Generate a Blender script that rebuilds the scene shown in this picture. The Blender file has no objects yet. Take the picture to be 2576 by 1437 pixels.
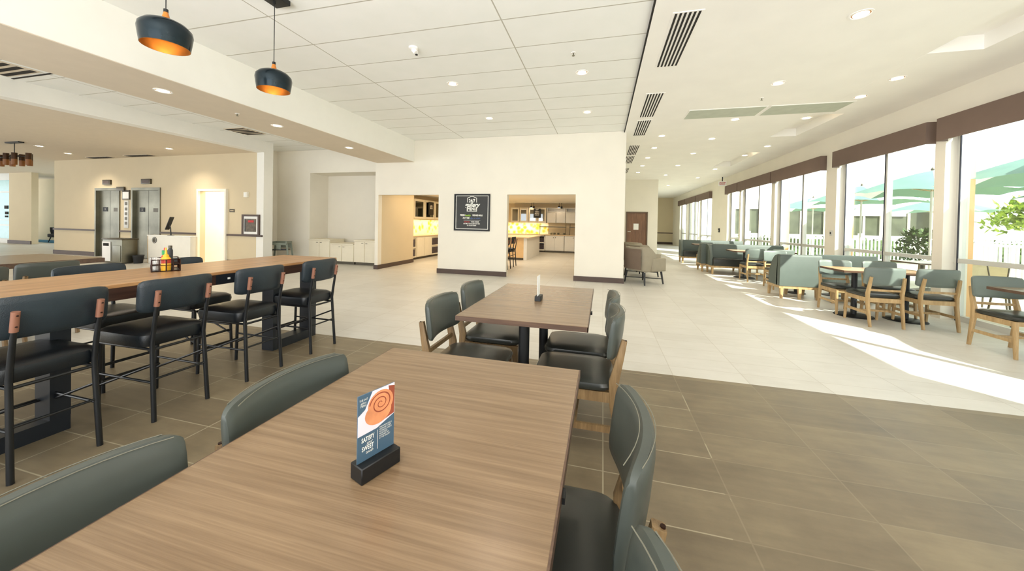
import bpy, bmesh, math, random
from mathutils import Vector, Matrix
random.seed(7)
SC = bpy.context.scene
COL = SC.collection
PI = math.pi

# ------------------------------------------------------------------ materials
def lin(c):
    r = []
    for v in c:
        v = v / 255.0
        r.append(v / 12.92 if v <= 0.04045 else ((v + 0.055) / 1.055) ** 2.4)
    return (r[0], r[1], r[2], 1.0)

def newmat(name):
    m = bpy.data.materials.new(name); m.use_nodes = True
    nt = m.node_tree
    for n in list(nt.nodes): nt.nodes.remove(n)
    out = nt.nodes.new('ShaderNodeOutputMaterial')
    b = nt.nodes.new('ShaderNodeBsdfPrincipled')
    nt.links.new(b.outputs[0], out.inputs[0])
    return m, nt, b

def mth(nt, op, a, b=None):
    n = nt.nodes.new('ShaderNodeMath'); n.operation = op
    for i, v in enumerate((a, b)):
        if v is None: continue
        if isinstance(v, (int, float)): n.inputs[i].default_value = v
        else: nt.links.new(v, n.inputs[i])
    return n.outputs[0]

def coords(nt, scale=(1, 1, 1), kind='Object'):
    tc = nt.nodes.new('ShaderNodeTexCoord'); mp = nt.nodes.new('ShaderNodeMapping')
    mp.inputs['Scale'].default_value = scale
    nt.links.new(tc.outputs[kind], mp.inputs[0])
    return mp.outputs[0]

def noise(nt, vec, scale, detail=4, rough=0.5):
    n = nt.nodes.new('ShaderNodeTexNoise')
    n.inputs['Scale'].default_value = scale; n.inputs['Detail'].default_value = detail
    n.inputs['Roughness'].default_value = rough
    nt.links.new(vec, n.inputs['Vector'])
    return n.outputs[0]

def ramp(nt, fac, stops):
    r = nt.nodes.new('ShaderNodeValToRGB')
    e = r.color_ramp.elements
    while len(e) < len(stops): e.new(0.5)
    for i, (p, c) in enumerate(stops):
        e[i].position = p; e[i].color = c
    nt.links.new(fac, r.inputs[0])
    return r.outputs[0]

def mix(nt, fac, a, b):
    n = nt.nodes.new('ShaderNodeMix'); n.data_type = 'RGBA'
    for i, v in ((0, fac), (6, a), (7, b)):
        if isinstance(v, (int, float)): n.inputs[i].default_value = v
        elif isinstance(v, tuple): n.inputs[i].default_value = v
        else: nt.links.new(v, n.inputs[i])
    return n.outputs[2]

def bump(nt, b, h, strength=0.1, dist=0.01):
    n = nt.nodes.new('ShaderNodeBump'); n.inputs['Strength'].default_value = strength
    n.inputs['Distance'].default_value = dist
    nt.links.new(h, n.inputs['Height']); nt.links.new(n.outputs[0], b.inputs['Normal'])

def plain(name, c, rough=0.5, metal=0.0, var=0.06, nscale=6.0, bmp=0.0, spec=None, coat=0.0):
    m, nt, b = newmat(name)
    v = coords(nt)
    f = noise(nt, v, nscale)
    c0 = lin(c)
    d = tuple(max(0, x * (1 - var)) for x in c0[:3]) + (1,)
    u = tuple(min(1, x * (1 + var)) for x in c0[:3]) + (1,)
    nt.links.new(ramp(nt, f, [(0.3, d), (0.7, u)]), b.inputs['Base Color'])
    b.inputs['Roughness'].default_value = rough
    b.inputs['Metallic'].default_value = metal
    if spec is not None: b.inputs['Specular IOR Level'].default_value = spec
    if coat: b.inputs['Coat Weight'].default_value = coat
    if bmp: bump(nt, b, noise(nt, v, nscale * 12), bmp, 0.004)
    return m

def emit(name, c, s):
    m, nt, b = newmat(name)
    b.inputs['Base Color'].default_value = lin(c)
    b.inputs['Emission Color'].default_value = lin(c)
    b.inputs['Emission Strength'].default_value = s
    return m

def wood(name, c1, c2, c3, rough=0.4, scale=(1.2, 14, 14), coat=0.0, spec=0.5):
    m, nt, b = newmat(name)
    v = coords(nt, scale)
    a = noise(nt, v, 2.2, 6, 0.6)
    v2 = coords(nt, tuple(s * 5 if s > 5 else s for s in scale))
    f = noise(nt, v2, 3.0, 4, 0.65)
    s = mth(nt, 'ADD', mth(nt, 'MULTIPLY', a, 0.65), mth(nt, 'MULTIPLY', f, 0.35))
    nt.links.new(ramp(nt, s, [(0.34, lin(c1)), (0.5, lin(c2)), (0.66, lin(c3))]), b.inputs['Base Color'])
    b.inputs['Roughness'].default_value = rough
    b.inputs['Specular IOR Level'].default_value = spec
    if coat: b.inputs['Coat Weight'].default_value = coat
    bump(nt, b, f, 0.08, 0.002)
    return m

def gridmask(nt, sock, origin, spacing, width):
    a = mth(nt, 'DIVIDE', mth(nt, 'SUBTRACT', sock, origin), spacing)
    a = mth(nt, 'FRACT', mth(nt, 'ADD', a, 0.5))
    a = mth(nt, 'ABSOLUTE', mth(nt, 'SUBTRACT', a, 0.5))
    return mth(nt, 'LESS_THAN', mth(nt, 'MULTIPLY', a, spacing), width / 2)

def floor_mat():
    m, nt, b = newmat('floor_tile')
    v = coords(nt)
    sp = nt.nodes.new('ShaderNodeSeparateXYZ'); nt.links.new(v, sp.inputs[0])
    X, Y = sp.outputs[0], sp.outputs[1]
    gx = gridmask(nt, X, 0.632, 0.603, 0.0075)
    gy = gridmask(nt, Y, 2.215, 0.2745, 0.0065)
    g = mth(nt, 'MAXIMUM', gx, gy)
    # dark zone: Y < 3.38 and X > -4.9
    dk = mth(nt, 'MULTIPLY', mth(nt, 'LESS_THAN', Y, 3.37), mth(nt, 'GREATER_THAN', X, -4.9))
    # per tile variation
    ix = mth(nt, 'FLOOR', mth(nt, 'DIVIDE', mth(nt, 'SUBTRACT', X, 0.632), 0.603))
    iy = mth(nt, 'FLOOR', mth(nt, 'DIVIDE', mth(nt, 'SUBTRACT', Y, 2.215), 0.2745))
    cb = nt.nodes.new('ShaderNodeCombineXYZ'); nt.links.new(ix, cb.inputs[0]); nt.links.new(iy, cb.inputs[1])
    wn = nt.nodes.new('ShaderNodeTexWhiteNoise'); nt.links.new(cb.outputs[0], wn.inputs[0])
    n1 = noise(nt, v, 2.3, 6, 0.62)
    n2 = noise(nt, coords(nt, (1, 5, 1)), 3.0, 5, 0.6)
    s = mth(nt, 'ADD', mth(nt, 'MULTIPLY', n1, 0.55), mth(nt, 'ADD', mth(nt, 'MULTIPLY', n2, 0.3), mth(nt, 'MULTIPLY', wn.outputs[0], 0.15)))
    dark = ramp(nt, s, [(0.3, lin((96, 84, 66))), (0.5, lin((118, 105, 83))), (0.7, lin((140, 126, 100)))])
    light = ramp(nt, s, [(0.3, lin((192, 189, 181))), (0.5, lin((202, 200, 193))), (0.7, lin((211, 209, 203)))])
    gr = mth(nt, 'MULTIPLY', g, mth(nt, 'ADD', 0.22, mth(nt, 'MULTIPLY', mth(nt, 'LESS_THAN', mth(nt, 'ADD', X, mth(nt, 'MULTIPLY', noise(nt, v, 1.3), 0.8)), 0.95), 0.7)))
    darkg = mix(nt, gr, dark, lin((160, 150, 126)))
    gl = mth(nt, 'MULTIPLY', g, 0.35)
    lightg = mix(nt, gl, light, lin((150, 140, 120)))
    nt.links.new(mix(nt, dk, lightg, darkg), b.inputs['Base Color'])
    r = mth(nt, 'ADD', 0.30, mth(nt, 'MULTIPLY', n1, 0.18))
    nt.links.new(r, b.inputs['Roughness'])
    bump(nt, b, mth(nt, 'SUBTRACT', n2, mth(nt, 'MULTIPLY', g, 0.8)), 0.06, 0.003)
    return m

def panel_ceiling():
    m, nt, b = newmat('ceiling_panels')
    v = coords(nt)
    sp = nt.nodes.new('ShaderNodeSeparateXYZ'); nt.links.new(v, sp.inputs[0])
    g = mth(nt, 'MAXIMUM', gridmask(nt, sp.outputs[0], -1.08, 2.39, 0.014), gridmask(nt, sp.outputs[1], 3.575, 0.597, 0.014))
    base = ramp(nt, noise(nt, v, 3), [(0.3, lin((238, 240, 236))), (0.7, lin((242, 243, 240)))])
    nt.links.new(mix(nt, g, base, lin((184, 181, 168))), b.inputs['Base Color'])
    b.inputs['Roughness'].default_value = 0.9
    return m

def fabric(name, c1, c2, rough=0.45, freq=180.0, strength=0.5):
    m, nt, b = newmat(name)
    v = coords(nt)
    w = nt.nodes.new('ShaderNodeTexVoronoi'); w.inputs['Scale'].default_value = freq
    nt.links.new(v, w.inputs['Vector'])
    n = noise(nt, v, 8)
    nt.links.new(ramp(nt, n, [(0.3, lin(c1)), (0.7, lin(c2))]), b.inputs['Base Color'])
    b.inputs['Roughness'].default_value = rough
    bump(nt, b, w.outputs[0], strength, 0.003)
    return m

def glass_mat(name, tint=(235, 244, 242), gl=0.1):
    m = bpy.data.materials.new(name); m.use_nodes = True
    nt = m.node_tree
    for n in list(nt.nodes): nt.nodes.remove(n)
    out = nt.nodes.new('ShaderNodeOutputMaterial')
    t = nt.nodes.new('ShaderNodeBsdfTransparent'); t.inputs[0].default_value = lin(tint)
    g = nt.nodes.new('ShaderNodeBsdfGlossy'); g.inputs['Roughness'].default_value = 0.03
    mx = nt.nodes.new('ShaderNodeMixShader'); mx.inputs[0].default_value = gl
    nt.links.new(t.outputs[0], mx.inputs[1]); nt.links.new(g.outputs[0], mx.inputs[2])
    nt.links.new(mx.outputs[0], out.inputs[0])
    return m

def backsplash():
    m, nt, b = newmat('yellow_floral_backsplash')
    v = coords(nt, (1, 1, 1))
    w = nt.nodes.new('ShaderNodeTexVoronoi'); w.inputs['Scale'].default_value = 5.0
    nt.links.new(v, w.inputs['Vector'])
    n = noise(nt, v, 6, 3)
    s = mth(nt, 'ADD', mth(nt, 'MULTIPLY', w.outputs[0], 0.8), mth(nt, 'MULTIPLY', n, 0.4))
    c = ramp(nt, s, [(0.35, lin((240, 196, 30))), (0.5, lin((250, 222, 110))), (0.66, lin((255, 243, 208)))])
    nt.links.new(c, b.inputs['Base Color'])
    nt.links.new(c, b.inputs['Emission Color']); b.inputs['Emission Strength'].default_value = 0.08  # weak glow put into the colour, though the backsplash is no lamp
    b.inputs['Roughness'].default_value = 0.25
    return m

def leaves_mat(name, a, c):
    m, nt, b = newmat(name)
    n = noise(nt, coords(nt), 9, 6, 0.7)
    nt.links.new(ramp(nt, n, [(0.35, lin(a)), (0.65, lin(c))]), b.inputs['Base Color'])
    b.inputs['Roughness'].default_value = 0.7
    return m

def canopy_mat():
    m, nt, b = newmat('umbrella_canvas')
    v = coords(nt)
    n = noise(nt, v, 3)
    c = ramp(nt, n, [(0.3, lin((108, 146, 142))), (0.7, lin((120, 158, 152)))])
    nt.links.new(c, b.inputs['Base Color'])
    b.inputs['Roughness'].default_value = 0.8
    b.inputs['Transmission Weight'].default_value = 0.0
    tr = nt.nodes.new('ShaderNodeBsdfTranslucent'); tr.inputs[0].default_value = lin((70, 96, 58))
    mx = nt.nodes.new('ShaderNodeMixShader'); mx.inputs[0].default_value = 0.35
    out = [x for x in nt.nodes if x.type == 'OUTPUT_MATERIAL'][0]
    nt.links.new(b.outputs[0], mx.inputs[1]); nt.links.new(tr.outputs[0], mx.inputs[2])
    nt.links.new(mx.outputs[0], out.inputs[0])
    return m

M = {}
M['floor'] = floor_mat()
M['ceilp'] = panel_ceiling()
M['wall'] = plain('cream_wall_paint', (231, 226, 213), 0.85, var=0.02, nscale=2)
M['wallwarm'] = plain('beige_wall_paint', (208, 194, 164), 0.85, var=0.02, nscale=2)
M['ceil'] = plain('ceiling_paint', (244, 242, 237), 0.9, var=0.02, nscale=2)
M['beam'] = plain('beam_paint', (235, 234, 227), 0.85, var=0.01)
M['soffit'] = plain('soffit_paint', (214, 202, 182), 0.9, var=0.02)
M['base'] = plain('dark_brown_baseboard', (78, 62, 54), 0.5)
M['table'] = wood('walnut_laminate', (108, 87, 64), (126, 103, 78), (142, 118, 91), 0.26, (1.0, 26, 26))
M['edge'] = wood('dark_table_edge', (70, 52, 40), (86, 64, 50), (104, 80, 62), 0.4)
M['bar'] = wood('bar_oak', (140, 100, 62), (172, 130, 88), (196, 154, 108), 0.3, (12, 0.9, 12))
M['barside'] = wood('bar_apron_dark', (48, 32, 26), (64, 44, 36), (84, 60, 48), 0.35, (12, 1, 12))
M['oak'] = wood('chair_oak', (98, 77, 50), (124, 99, 66), (146, 120, 84), 0.42, (12, 12, 2))
M['oakl'] = wood('light_chair_oak', (152, 124, 84), (176, 147, 104), (192, 165, 122), 0.45, (12, 12, 2))
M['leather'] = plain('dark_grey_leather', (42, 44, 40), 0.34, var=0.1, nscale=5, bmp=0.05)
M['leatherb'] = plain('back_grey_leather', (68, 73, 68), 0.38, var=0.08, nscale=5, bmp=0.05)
M['seam'] = plain('seam_thread', (112, 110, 96), 0.6)
M['navy'] = fabric('navy_woven_vinyl', (26, 36, 43), (35, 47, 54), 0.42, 230, 0.22)
M['seatv'] = fabric('black_seat_vinyl', (12, 16, 20), (18, 24, 29), 0.33, 230, 0.15)
M['black'] = plain('black_metal', (14, 17, 20), 0.36, var=0.1)
M['blackm'] = plain('matte_black', (12, 14, 16), 0.5)
M['navymetal'] = plain('dark_navy_steel', (20, 26, 34), 0.4)
M['copper'] = plain('copper_leather', (150, 104, 84), 0.4, 0.2, var=0.1)
M['bolt'] = plain('dark_bolt', (60, 40, 34), 0.3, 0.8)
M['booth'] = plain('grey_green_vinyl', (82, 92, 86), 0.5, var=0.05, bmp=0.03)
M['backl'] = plain('cafe_back_vinyl', (100, 110, 104), 0.5, var=0.05)
M['boothlit'] = plain('sunlit_green_vinyl', (132, 146, 142), 0.5, var=0.04)  # booth vinyl lightened, sunlight put into the colour
M['arm'] = plain('taupe_upholstery', (150, 141, 122), 0.8, var=0.05, bmp=0.1)
M['armd'] = plain('taupe_shade_and_frame', (108, 92, 78), 0.8, var=0.05, bmp=0.1)  # upholstery darkened to paint shade on the back; also colours a door frame
M['darkleg'] = plain('dark_stained_legs', (44, 44, 46), 0.5)
M['valance'] = plain('brown_valance', (112, 94, 84), 0.75, var=0.03)
M['frame'] = plain('aluminium_frame', (206, 206, 200), 0.4, 0.1, var=0.02)
M['frameb'] = plain('dark_gasket', (36, 40, 56), 0.4)
M['orange'] = plain('sandstone_trim', (232, 184, 130), 0.8)
M['glass'] = glass_mat('window_glass', (244, 248, 246), 0.06)
M['cglass'] = glass_mat('cabinet_glass', (150, 160, 145), 0.25)
M['dglass'] = glass_mat('door_glass', (190, 225, 225), 0.25)
M['shade'] = plain('dark_lamp_enamel', (30, 42, 48), 0.2, 0.55, var=0.15, nscale=10)
M['gold'] = plain('gold_leaf_inner', (170, 118, 58), 0.38, 0.85, var=0.15, nscale=14)
M['conewood'] = plain('turned_wood', (196, 120, 44), 0.4)
M['white'] = plain('white_paint', (236, 232, 220), 0.5, var=0.02)
M['whitem'] = plain('white_metal', (242, 240, 236), 0.5, var=0.01)
M['steel'] = plain('brushed_steel', (128, 126, 112), 0.36, 0.9, var=0.3, nscale=1.6)
M['steeld'] = plain('dark_steel', (90, 84, 72), 0.4, 0.7)
M['slot'] = plain('dark_slot', (34, 30, 26), 0.9)
M['grille'] = plain('grey_green_grille', (186, 192, 178), 0.8)
M['bulb'] = emit('warm_bulb', (255, 226, 190), 14.0)
M['bulb2'] = emit('lamp_disc', (255, 214, 150), 1.6)
M['sign'] = plain('chalkboard', (44, 44, 42), 0.5)
M['ink'] = plain('white_ink', (240, 240, 232), 0.6, var=0.0)
M['green'] = plain('green_ink', (150, 190, 60), 0.6)
M['blue'] = plain('blue_ink', (74, 100, 150), 0.6)
M['red'] = plain('red_ink', (190, 50, 50), 0.6)
M['slate'] = plain('slate_blue_card', (70, 96, 116), 0.4, var=0.04)
M['bun'] = plain('baked_bun', (214, 140, 96), 0.5, var=0.25, nscale=20)
M['bund'] = plain('bun_cinnamon', (150, 74, 52), 0.5, var=0.2, nscale=20)
M['icing'] = plain('plate_white', (222, 216, 226), 0.5)
M['door'] = wood('brown_door_veneer', (104, 74, 54), (122, 88, 64), (138, 102, 76), 0.5, (10, 10, 1))
M['splash'] = backsplash()
M['counter'] = plain('tan_counter', (206, 182, 144), 0.3)
M['cab'] = plain('cream_cabinet', (230, 222, 200), 0.5, var=0.02)
M['cabw'] = plain('white_cabinet', (228, 228, 224), 0.5, var=0.02)
M['tan'] = plain('tan_panel', (222, 188, 138), 0.5)
M['canopy'] = canopy_mat()
M['canopyw'] = plain('pale_canvas', (222, 232, 230), 0.8)
M['patio'] = plain('patio_concrete', (214, 208, 194), 0.85)
M['bldg'] = plain('white_stucco', (240, 236, 226), 0.9)
M['dimglass'] = plain('shaded_window', (74, 78, 62), 0.25, var=0.35, nscale=2)
M['leaf'] = leaves_mat('leaf_green', (60, 92, 30), (170, 196, 60))
M['leafd'] = leaves_mat('leaf_dark', (38, 62, 30), (86, 110, 52))
M['carpet'] = plain('blue_carpet', (40, 120, 160), 0.95)
M['sauce'] = plain('hot_sauce', (190, 70, 40), 0.3)
M['mustard'] = plain('mustard_yellow', (236, 176, 40), 0.35)
M['capg'] = plain('green_cap', (20, 140, 70), 0.4)
M['caprd'] = plain('red_cap', (190, 60, 40), 0.4)
M['paper'] = plain('paper', (238, 238, 234), 0.7, var=0.01)
M['photo'] = plain('dark_print', (90, 80, 66), 0.5, var=0.5, nscale=12)
M['smoke'] = plain('amber_smoked_glass', (60, 36, 16), 0.15, 0.3, var=0.3)
M['amber'] = emit('amber_glow', (110, 66, 20), 0.12)
M['hway'] = plain('highchair_grey_wood', (128, 136, 124), 0.6)
M['dark'] = plain('dark_fabric', (34, 34, 44), 0.7)
M['curtain'] = plain('curtain', (170, 180, 190), 0.9)
M['mesh'] = plain('tan_mesh', (190, 176, 140), 0.8)
M['cyan'] = plain('cool_glass_panel', (150, 200, 205), 0.2)
M['book'] = plain('dark_goods', (70, 60, 66), 0.6, var=0.5, nscale=16)

# ------------------------------------------------------------------ mesh builder
class MB:
    def __init__(s): s.bm = bmesh.new(); s.k = 0
    def box(s, x0, x1, y0, y1, z0, z1, bev=0.0, seg=2, M4=None):
        b2 = bmesh.new() if (bev or M4) else s.bm
        e = 0.0004 * (s.k % 4); s.k += 1     # keeps faces of touching boards from coinciding
        x0 -= e; x1 += e; y0 -= e; y1 += e; z0 -= e; z1 += e
        vs = [b2.verts.new((x, y, z)) for x in (x0, x1) for y in (y0, y1) for z in (z0, z1)]
        for f in ((0, 1, 3, 2), (4, 6, 7, 5), (0, 4, 5, 1), (2, 3, 7, 6), (0, 2, 6, 4), (1, 5, 7, 3)):
            b2.faces.new([vs[i] for i in f])
        if bev or M4:
            if bev: bmesh.ops.bevel(b2, geom=list(b2.edges), offset=bev, segments=seg, affect='EDGES', profile=0.6)
            if M4: bmesh.ops.transform(b2, matrix=M4, verts=b2.verts)
            s.merge(b2)
        return s
    def merge(s, b2):
        me = bpy.data.meshes.new('t'); b2.to_mesh(me); b2.free(); s.bm.from_mesh(me); bpy.data.meshes.remove(me)
    def loft(s, rings, cap=True, close=False):
        R = [[s.bm.verts.new(p) for p in r] for r in rings]
        n = len(R[0])
        rng = range(len(R)) if close else range(len(R) - 1)
        for i in rng:
            a, b = R[i], R[(i + 1) % len(R)]
            for j in range(n):
                k = (j + 1) % n
                try: s.bm.faces.new((a[j], a[k], b[k], b[j]))
                except ValueError: pass
        if cap and not close:
            for r in (R[0], R[-1]):
                try: s.bm.faces.new(r)
                except ValueError: pass
        return s
    def tube(s, pts, r, n=10, cap=True):
        pts = [Vector(p) for p in pts]; rs = r if isinstance(r, (list, tuple)) else [r] * len(pts)
        rings = []; prev = None
        for i, p in enumerate(pts):
            if i == 0: d = pts[1] - p
            elif i == len(pts) - 1: d = p - pts[-2]
            else: d = (pts[i + 1] - p).normalized() + (p - pts[i - 1]).normalized()
            d.normalize()
            if prev is None:
                up = Vector((0, 0, 1)) if abs(d.z) < 0.9 else Vector((1, 0, 0))
                u = d.cross(up).normalized()
            else:
                u = (prev - d * prev.dot(d)).normalized()
            prev = u; w = d.cross(u)
            rings.append([p + (u * math.cos(2 * PI * k / n) + w * math.sin(2 * PI * k / n)) * rs[i] for k in range(n)])
        return s.loft(rings, cap)
    def bar(s, pts, a, b, up=(0, 1, 0)):
        """rectangular section sweep; a = half size along 'up' dir, b = half size across. a,b can be lists"""
        pts = [Vector(p) for p in pts]; up = Vector(up)
        A = a if isinstance(a, (list, tuple)) else [a] * len(pts); B = b if isinstance(b, (list, tuple)) else [b] * len(pts)
        rings = []
        for i, p in enumerate(pts):
            d = (pts[min(i + 1, len(pts) - 1)] - pts[max(i - 1, 0)]).normalized()
            w = d.cross(up).normalized()
            u = up
            c = 0.25
            q = []
            for (sa, sb) in ((-1, -(1 - c)), (-(1 - c), -1), (1 - c, -1), (1, -(1 - c)), (1, 1 - c), (1 - c, 1), (-(1 - c), 1), (-1, 1 - c)):
                q.append(p + u * A[i] * sa + w * B[i] * sb)
            rings.append(q)
        return s.loft(rings)
    def lathe(s, prof, n=24, c=(0, 0, 0), cap=False):
        rings = [[(c[0] + r * math.cos(2 * PI * k / n), c[1] + r * math.sin(2 * PI * k / n), c[2] + z) for k in range(n)] for r, z in prof]
        return s.loft(rings, cap)
    def prism(s, poly, axis, a, b):
        def P(u, v, w):
            return {'x': (w, u, v), 'y': (u, w, v), 'z': (u, v, w)}[axis]
        return s.loft([[P(u, v, a) for u, v in poly], [P(u, v, b) for u, v in poly]])
    def quad(s, *p):
        s.bm.faces.new([s.bm.verts.new(q) for q in p]); return s
    def build(s, name, mat, parent=None, smooth=True, loc=None):
        bmesh.ops.recalc_face_normals(s.bm, faces=s.bm.faces)
        me = bpy.data.meshes.new(name); s.bm.to_mesh(me); s.bm.free()
        if smooth and len(me.polygons):
            me.polygons.foreach_set('use_smooth', [True] * len(me.polygons))
            me.set_sharp_from_angle(angle=math.radians(38))
        me.materials.append(M[mat] if isinstance(mat, str) else mat)
        o = bpy.data.objects.new(name, me); COL.objects.link(o)
        if parent: o.parent = parent
        if loc: o.location = loc
        return o

def tag(o, label=None, cat=None, group=None, kind=None):
    if label: o['label'] = label
    if cat: o['category'] = cat
    if group: o['group'] = group
    if kind: o['kind'] = kind
    return o
def root(name, label, cat, loc=(0, 0, 0), rz=0, group=None):
    o = bpy.data.objects.new(name, None); COL.objects.link(o); o.empty_display_size = 0.1
    o.location = loc; o.rotation_euler = (0, 0, rz)
    return tag(o, label, cat, group)
def dup(r, label, loc, rz=0, group=None):
    c = r.copy(); COL.objects.link(c); c.location = loc; c.rotation_euler = (0, 0, rz); c['label'] = label
    if group: c['group'] = group
    for ch in list(r.children):
        d = ch.copy(); COL.objects.link(d); d.parent = c
        for g in list(ch.children):
            e = g.copy(); COL.objects.link(e); e.parent = d
    return c
def struct(name, mb, mat, label=None, cat='wall', smooth=False):
    o = mb.build(name, mat, smooth=smooth); return tag(o, label or name.replace('_', ' ') + ' of the room', cat, kind='structure')

def text(name, body, size, mat, parent=None, Mx=None, shear=0.0, spacing=1.0, bold=0.0, align='CENTER', sx=1.0):
    cu = bpy.data.curves.new(name, 'FONT'); cu.body = body; cu.size = size; cu.align_x = align; cu.align_y = 'CENTER'
    cu.shear = shear; cu.space_character = spacing; cu.offset = bold; cu.resolution_u = 3
    t = bpy.data.objects.new('tmp_text', cu); COL.objects.link(t)
    dg = bpy.context.evaluated_depsgraph_get()
    me = bpy.data.meshes.new_from_object(t.evaluated_get(dg))
    bpy.data.objects.remove(t)
    me.transform(Matrix.Diagonal((sx, 1, 1, 1)))
    if Mx: me.transform(Mx)
    me.materials.clear(); me.materials.append(M[mat])
    o = bpy.data.objects.new(name, me); COL.objects.link(o)
    if parent: o.parent = parent
    return o
def onY(x, y, z):   # text facing -Y
    return Matrix.Translation((x, y, z)) @ Matrix.Rotation(PI / 2, 4, 'X')

# ------------------------------------------------------------------ room shell
CZ = 3.46; RZ = 3.43; WY = 8.38
f = MB().box(-30, 5.35, -3, 30, -0.12, 0.0); struct('floor', f, 'floor', 'tiled floor, dark tiles near the tables and pale tiles beyond', 'floor')

w = MB()
for a in ((-6.03, -5.93, 0, CZ), (-4.14, -2.297, 0, CZ), (-0.629, 0.474, 0, CZ), (-5.93, -4.14, 2.03, CZ), (-2.297, -0.629, 2.03, CZ)):
    w.box(a[0], a[1], WY, WY + (0.16 if a[0] != -0.629 else 0.16), a[2], a[3])
w.box(0.30, 0.474, WY + 0.16, 17.1, 0, CZ)
struct('wall_back', w, 'wall', 'cream back wall with two square openings and the menu board')
struct('wall_passage', MB().box(-6.03, -5.93, WY + 0.16, 10.24, 0, CZ), 'wallwarm', 'short wall running back beside the left kitchen opening')
w = MB().box(-10.2, -8.8, 9.0, 9.15, 0, CZ).box(-10.2, -10.05, 7.86, 9.0, 0, CZ).box(-8.8, -6.4, 9.0, 9.15, 2.76, CZ).box(-6.4, -6.03, 9.0, 9.15, 0, CZ).box(-8.95, -8.8, 9.15, 9.85, 0, 2.9).box(-6.2, -6.05, 9.15, 9.85, 0, 2.9)
w.box(-8.95, -6.05, 9.75, 9.85, 0, 2.9).box(-8.8, -6.2, 9.15, 9.75, 2.76, 2.9).box(-6.13, -6.03, 8.54, 9.0, 0, CZ)
struct('wall_alcove', w, 'wall', 'cream wall with the shallow cabinet alcove')
struct('wall_pier', MB().box(-9.35, -9.1, 7.72, 8.0, 0, 3.155), 'beam', 'white pier at the lobby opening')
w = MB()
dx0, dx1 = -11.45, -10.45
for a in ((-18.1, -16.0, 0, 3.16), (-14.84, -14.3, 0, 3.16), (-13.05, dx0, 0, 3.16), (dx1, -9.35, 0, 3.16), (-16.0, -14.84, 2.18, 3.16), (-14.3, -13.05, 2.18, 3.16), (dx0, dx1, 2.09, 3.16)):
    w.box(a[0], a[1], 7.72, 7.86, a[2], a[3])
w.box(-18.1, -17.96, 7.86, 12, 0, 3.16)
struct('wall_elevator', w, 'wallwarm', 'beige lobby wall with the two elevators and a bright doorway')
# bright corridor behind the doorway
w = MB().box(-11.6, -11.45, 7.86, 10.2, 0, 2.5).box(-10.45, -10.3, 7.86, 10.2, 0, 2.5).box(-11.6, -10.3, 10.2, 10.3, 0, 2.5).box(-11.6, -10.3, 7.86, 10.3, 2.5, 2.6)
struct('wall_corridor', w, 'white', 'cream walls of the bright corridor seen through the doorway')
struct('trim_1', MB().box(dx0 - 0.06, dx0, 7.66, 7.74, 0, 2.15).box(dx1, dx1 + 0.06, 7.66, 7.74, 0, 2.15).box(dx0 - 0.06, dx1 + 0.06, 7.66, 7.74, 2.09, 2.15), 'white', 'pale casing round the lobby doorway', 'trim')
# chair rails
r = MB()
for a, b in ((-18.1, -16.0), (-14.84, -14.3), (-13.05, dx0 - 0.1), (dx1 + 0.07, -9.12)): r.box(a, b, 7.685, 7.72, 0.815, 0.865)
struct('trim_2', r, 'base', 'dark chair rail along the lobby wall', 'trim')
r = MB()
for a, b in ((-18.12, -16.0), (-14.84, -14.3), (-13.05, dx0 - 0.1), (dx1 + 0.07, -9.35)): r.box(a, b, 7.70, 7.72, 0, 0.13)
struct('baseboard_lobby', r, 'base', 'dark baseboard along the lobby wall', 'baseboard')
r = MB().box(-6.045, -5.915, 8.36, 8.38, 0, 0.115).box(-5.93, -5.91, 8.36, 10.24, 0, 0.115).box(-4.155, -2.282, 8.36, 8.38, 0, 0.115).box(-0.644, 0.488, 8.36, 8.38, 0, 0.115)
struct('baseboard_back', r, 'base', 'dark brown baseboard of the back wall', 'baseboard')

# far left lobby
w = MB().box(-25.9, -24.3, 9.7, 9.9, 0, 3.16).box(-40, -26.9, 11.6, 11.75, 0, 3.16).box(-40, -17.9, 11.6, 11.75, 2.95, 3.3).box(-40, -17.9, 11.6, 11.75, 0, 0.5).box(-26.4, -17.9, 11.6, 11.75, 0, 0.5)
struct('wall_left', w, 'wallwarm', 'tan lobby wall piece at the far left edge')
struct('baseboard_left', MB().box(-25.92, -24.28, 9.66, 9.7, 0, 0.15), 'base', 'dark baseboard on the far left wall piece', 'baseboard')
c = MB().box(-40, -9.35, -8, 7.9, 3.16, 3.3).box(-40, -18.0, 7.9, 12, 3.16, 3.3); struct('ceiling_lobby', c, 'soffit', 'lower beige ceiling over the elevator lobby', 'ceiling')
c = MB().box(-9.35, -9.1, -8, 8.0, 3.155, CZ); struct('trim_fascia', c, 'beam', 'white fascia above the lobby opening', 'trim')
c = MB().box(-9.2, 0.44, -8, 9.2, CZ, CZ + 0.15).box(-10.2, -9.2, 7.86, 9.2, CZ, CZ + 0.15); struct('ceiling', c, 'ceilp', 'white panelled ceiling over the middle of the room', 'ceiling')
c = MB().box(-5.98, -4.86, -8, WY, 2.9, CZ); struct('ceiling_beam', c, 'beam', 'deep white soffit beam running the length of the room', 'ceiling')
struct('ceiling_beam_underside', MB().box(-5.975, -4.865, -8, WY - 0.001, 2.893, 2.9), 'soffit', 'beige underside of the long soffit beam', 'ceiling')
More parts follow.
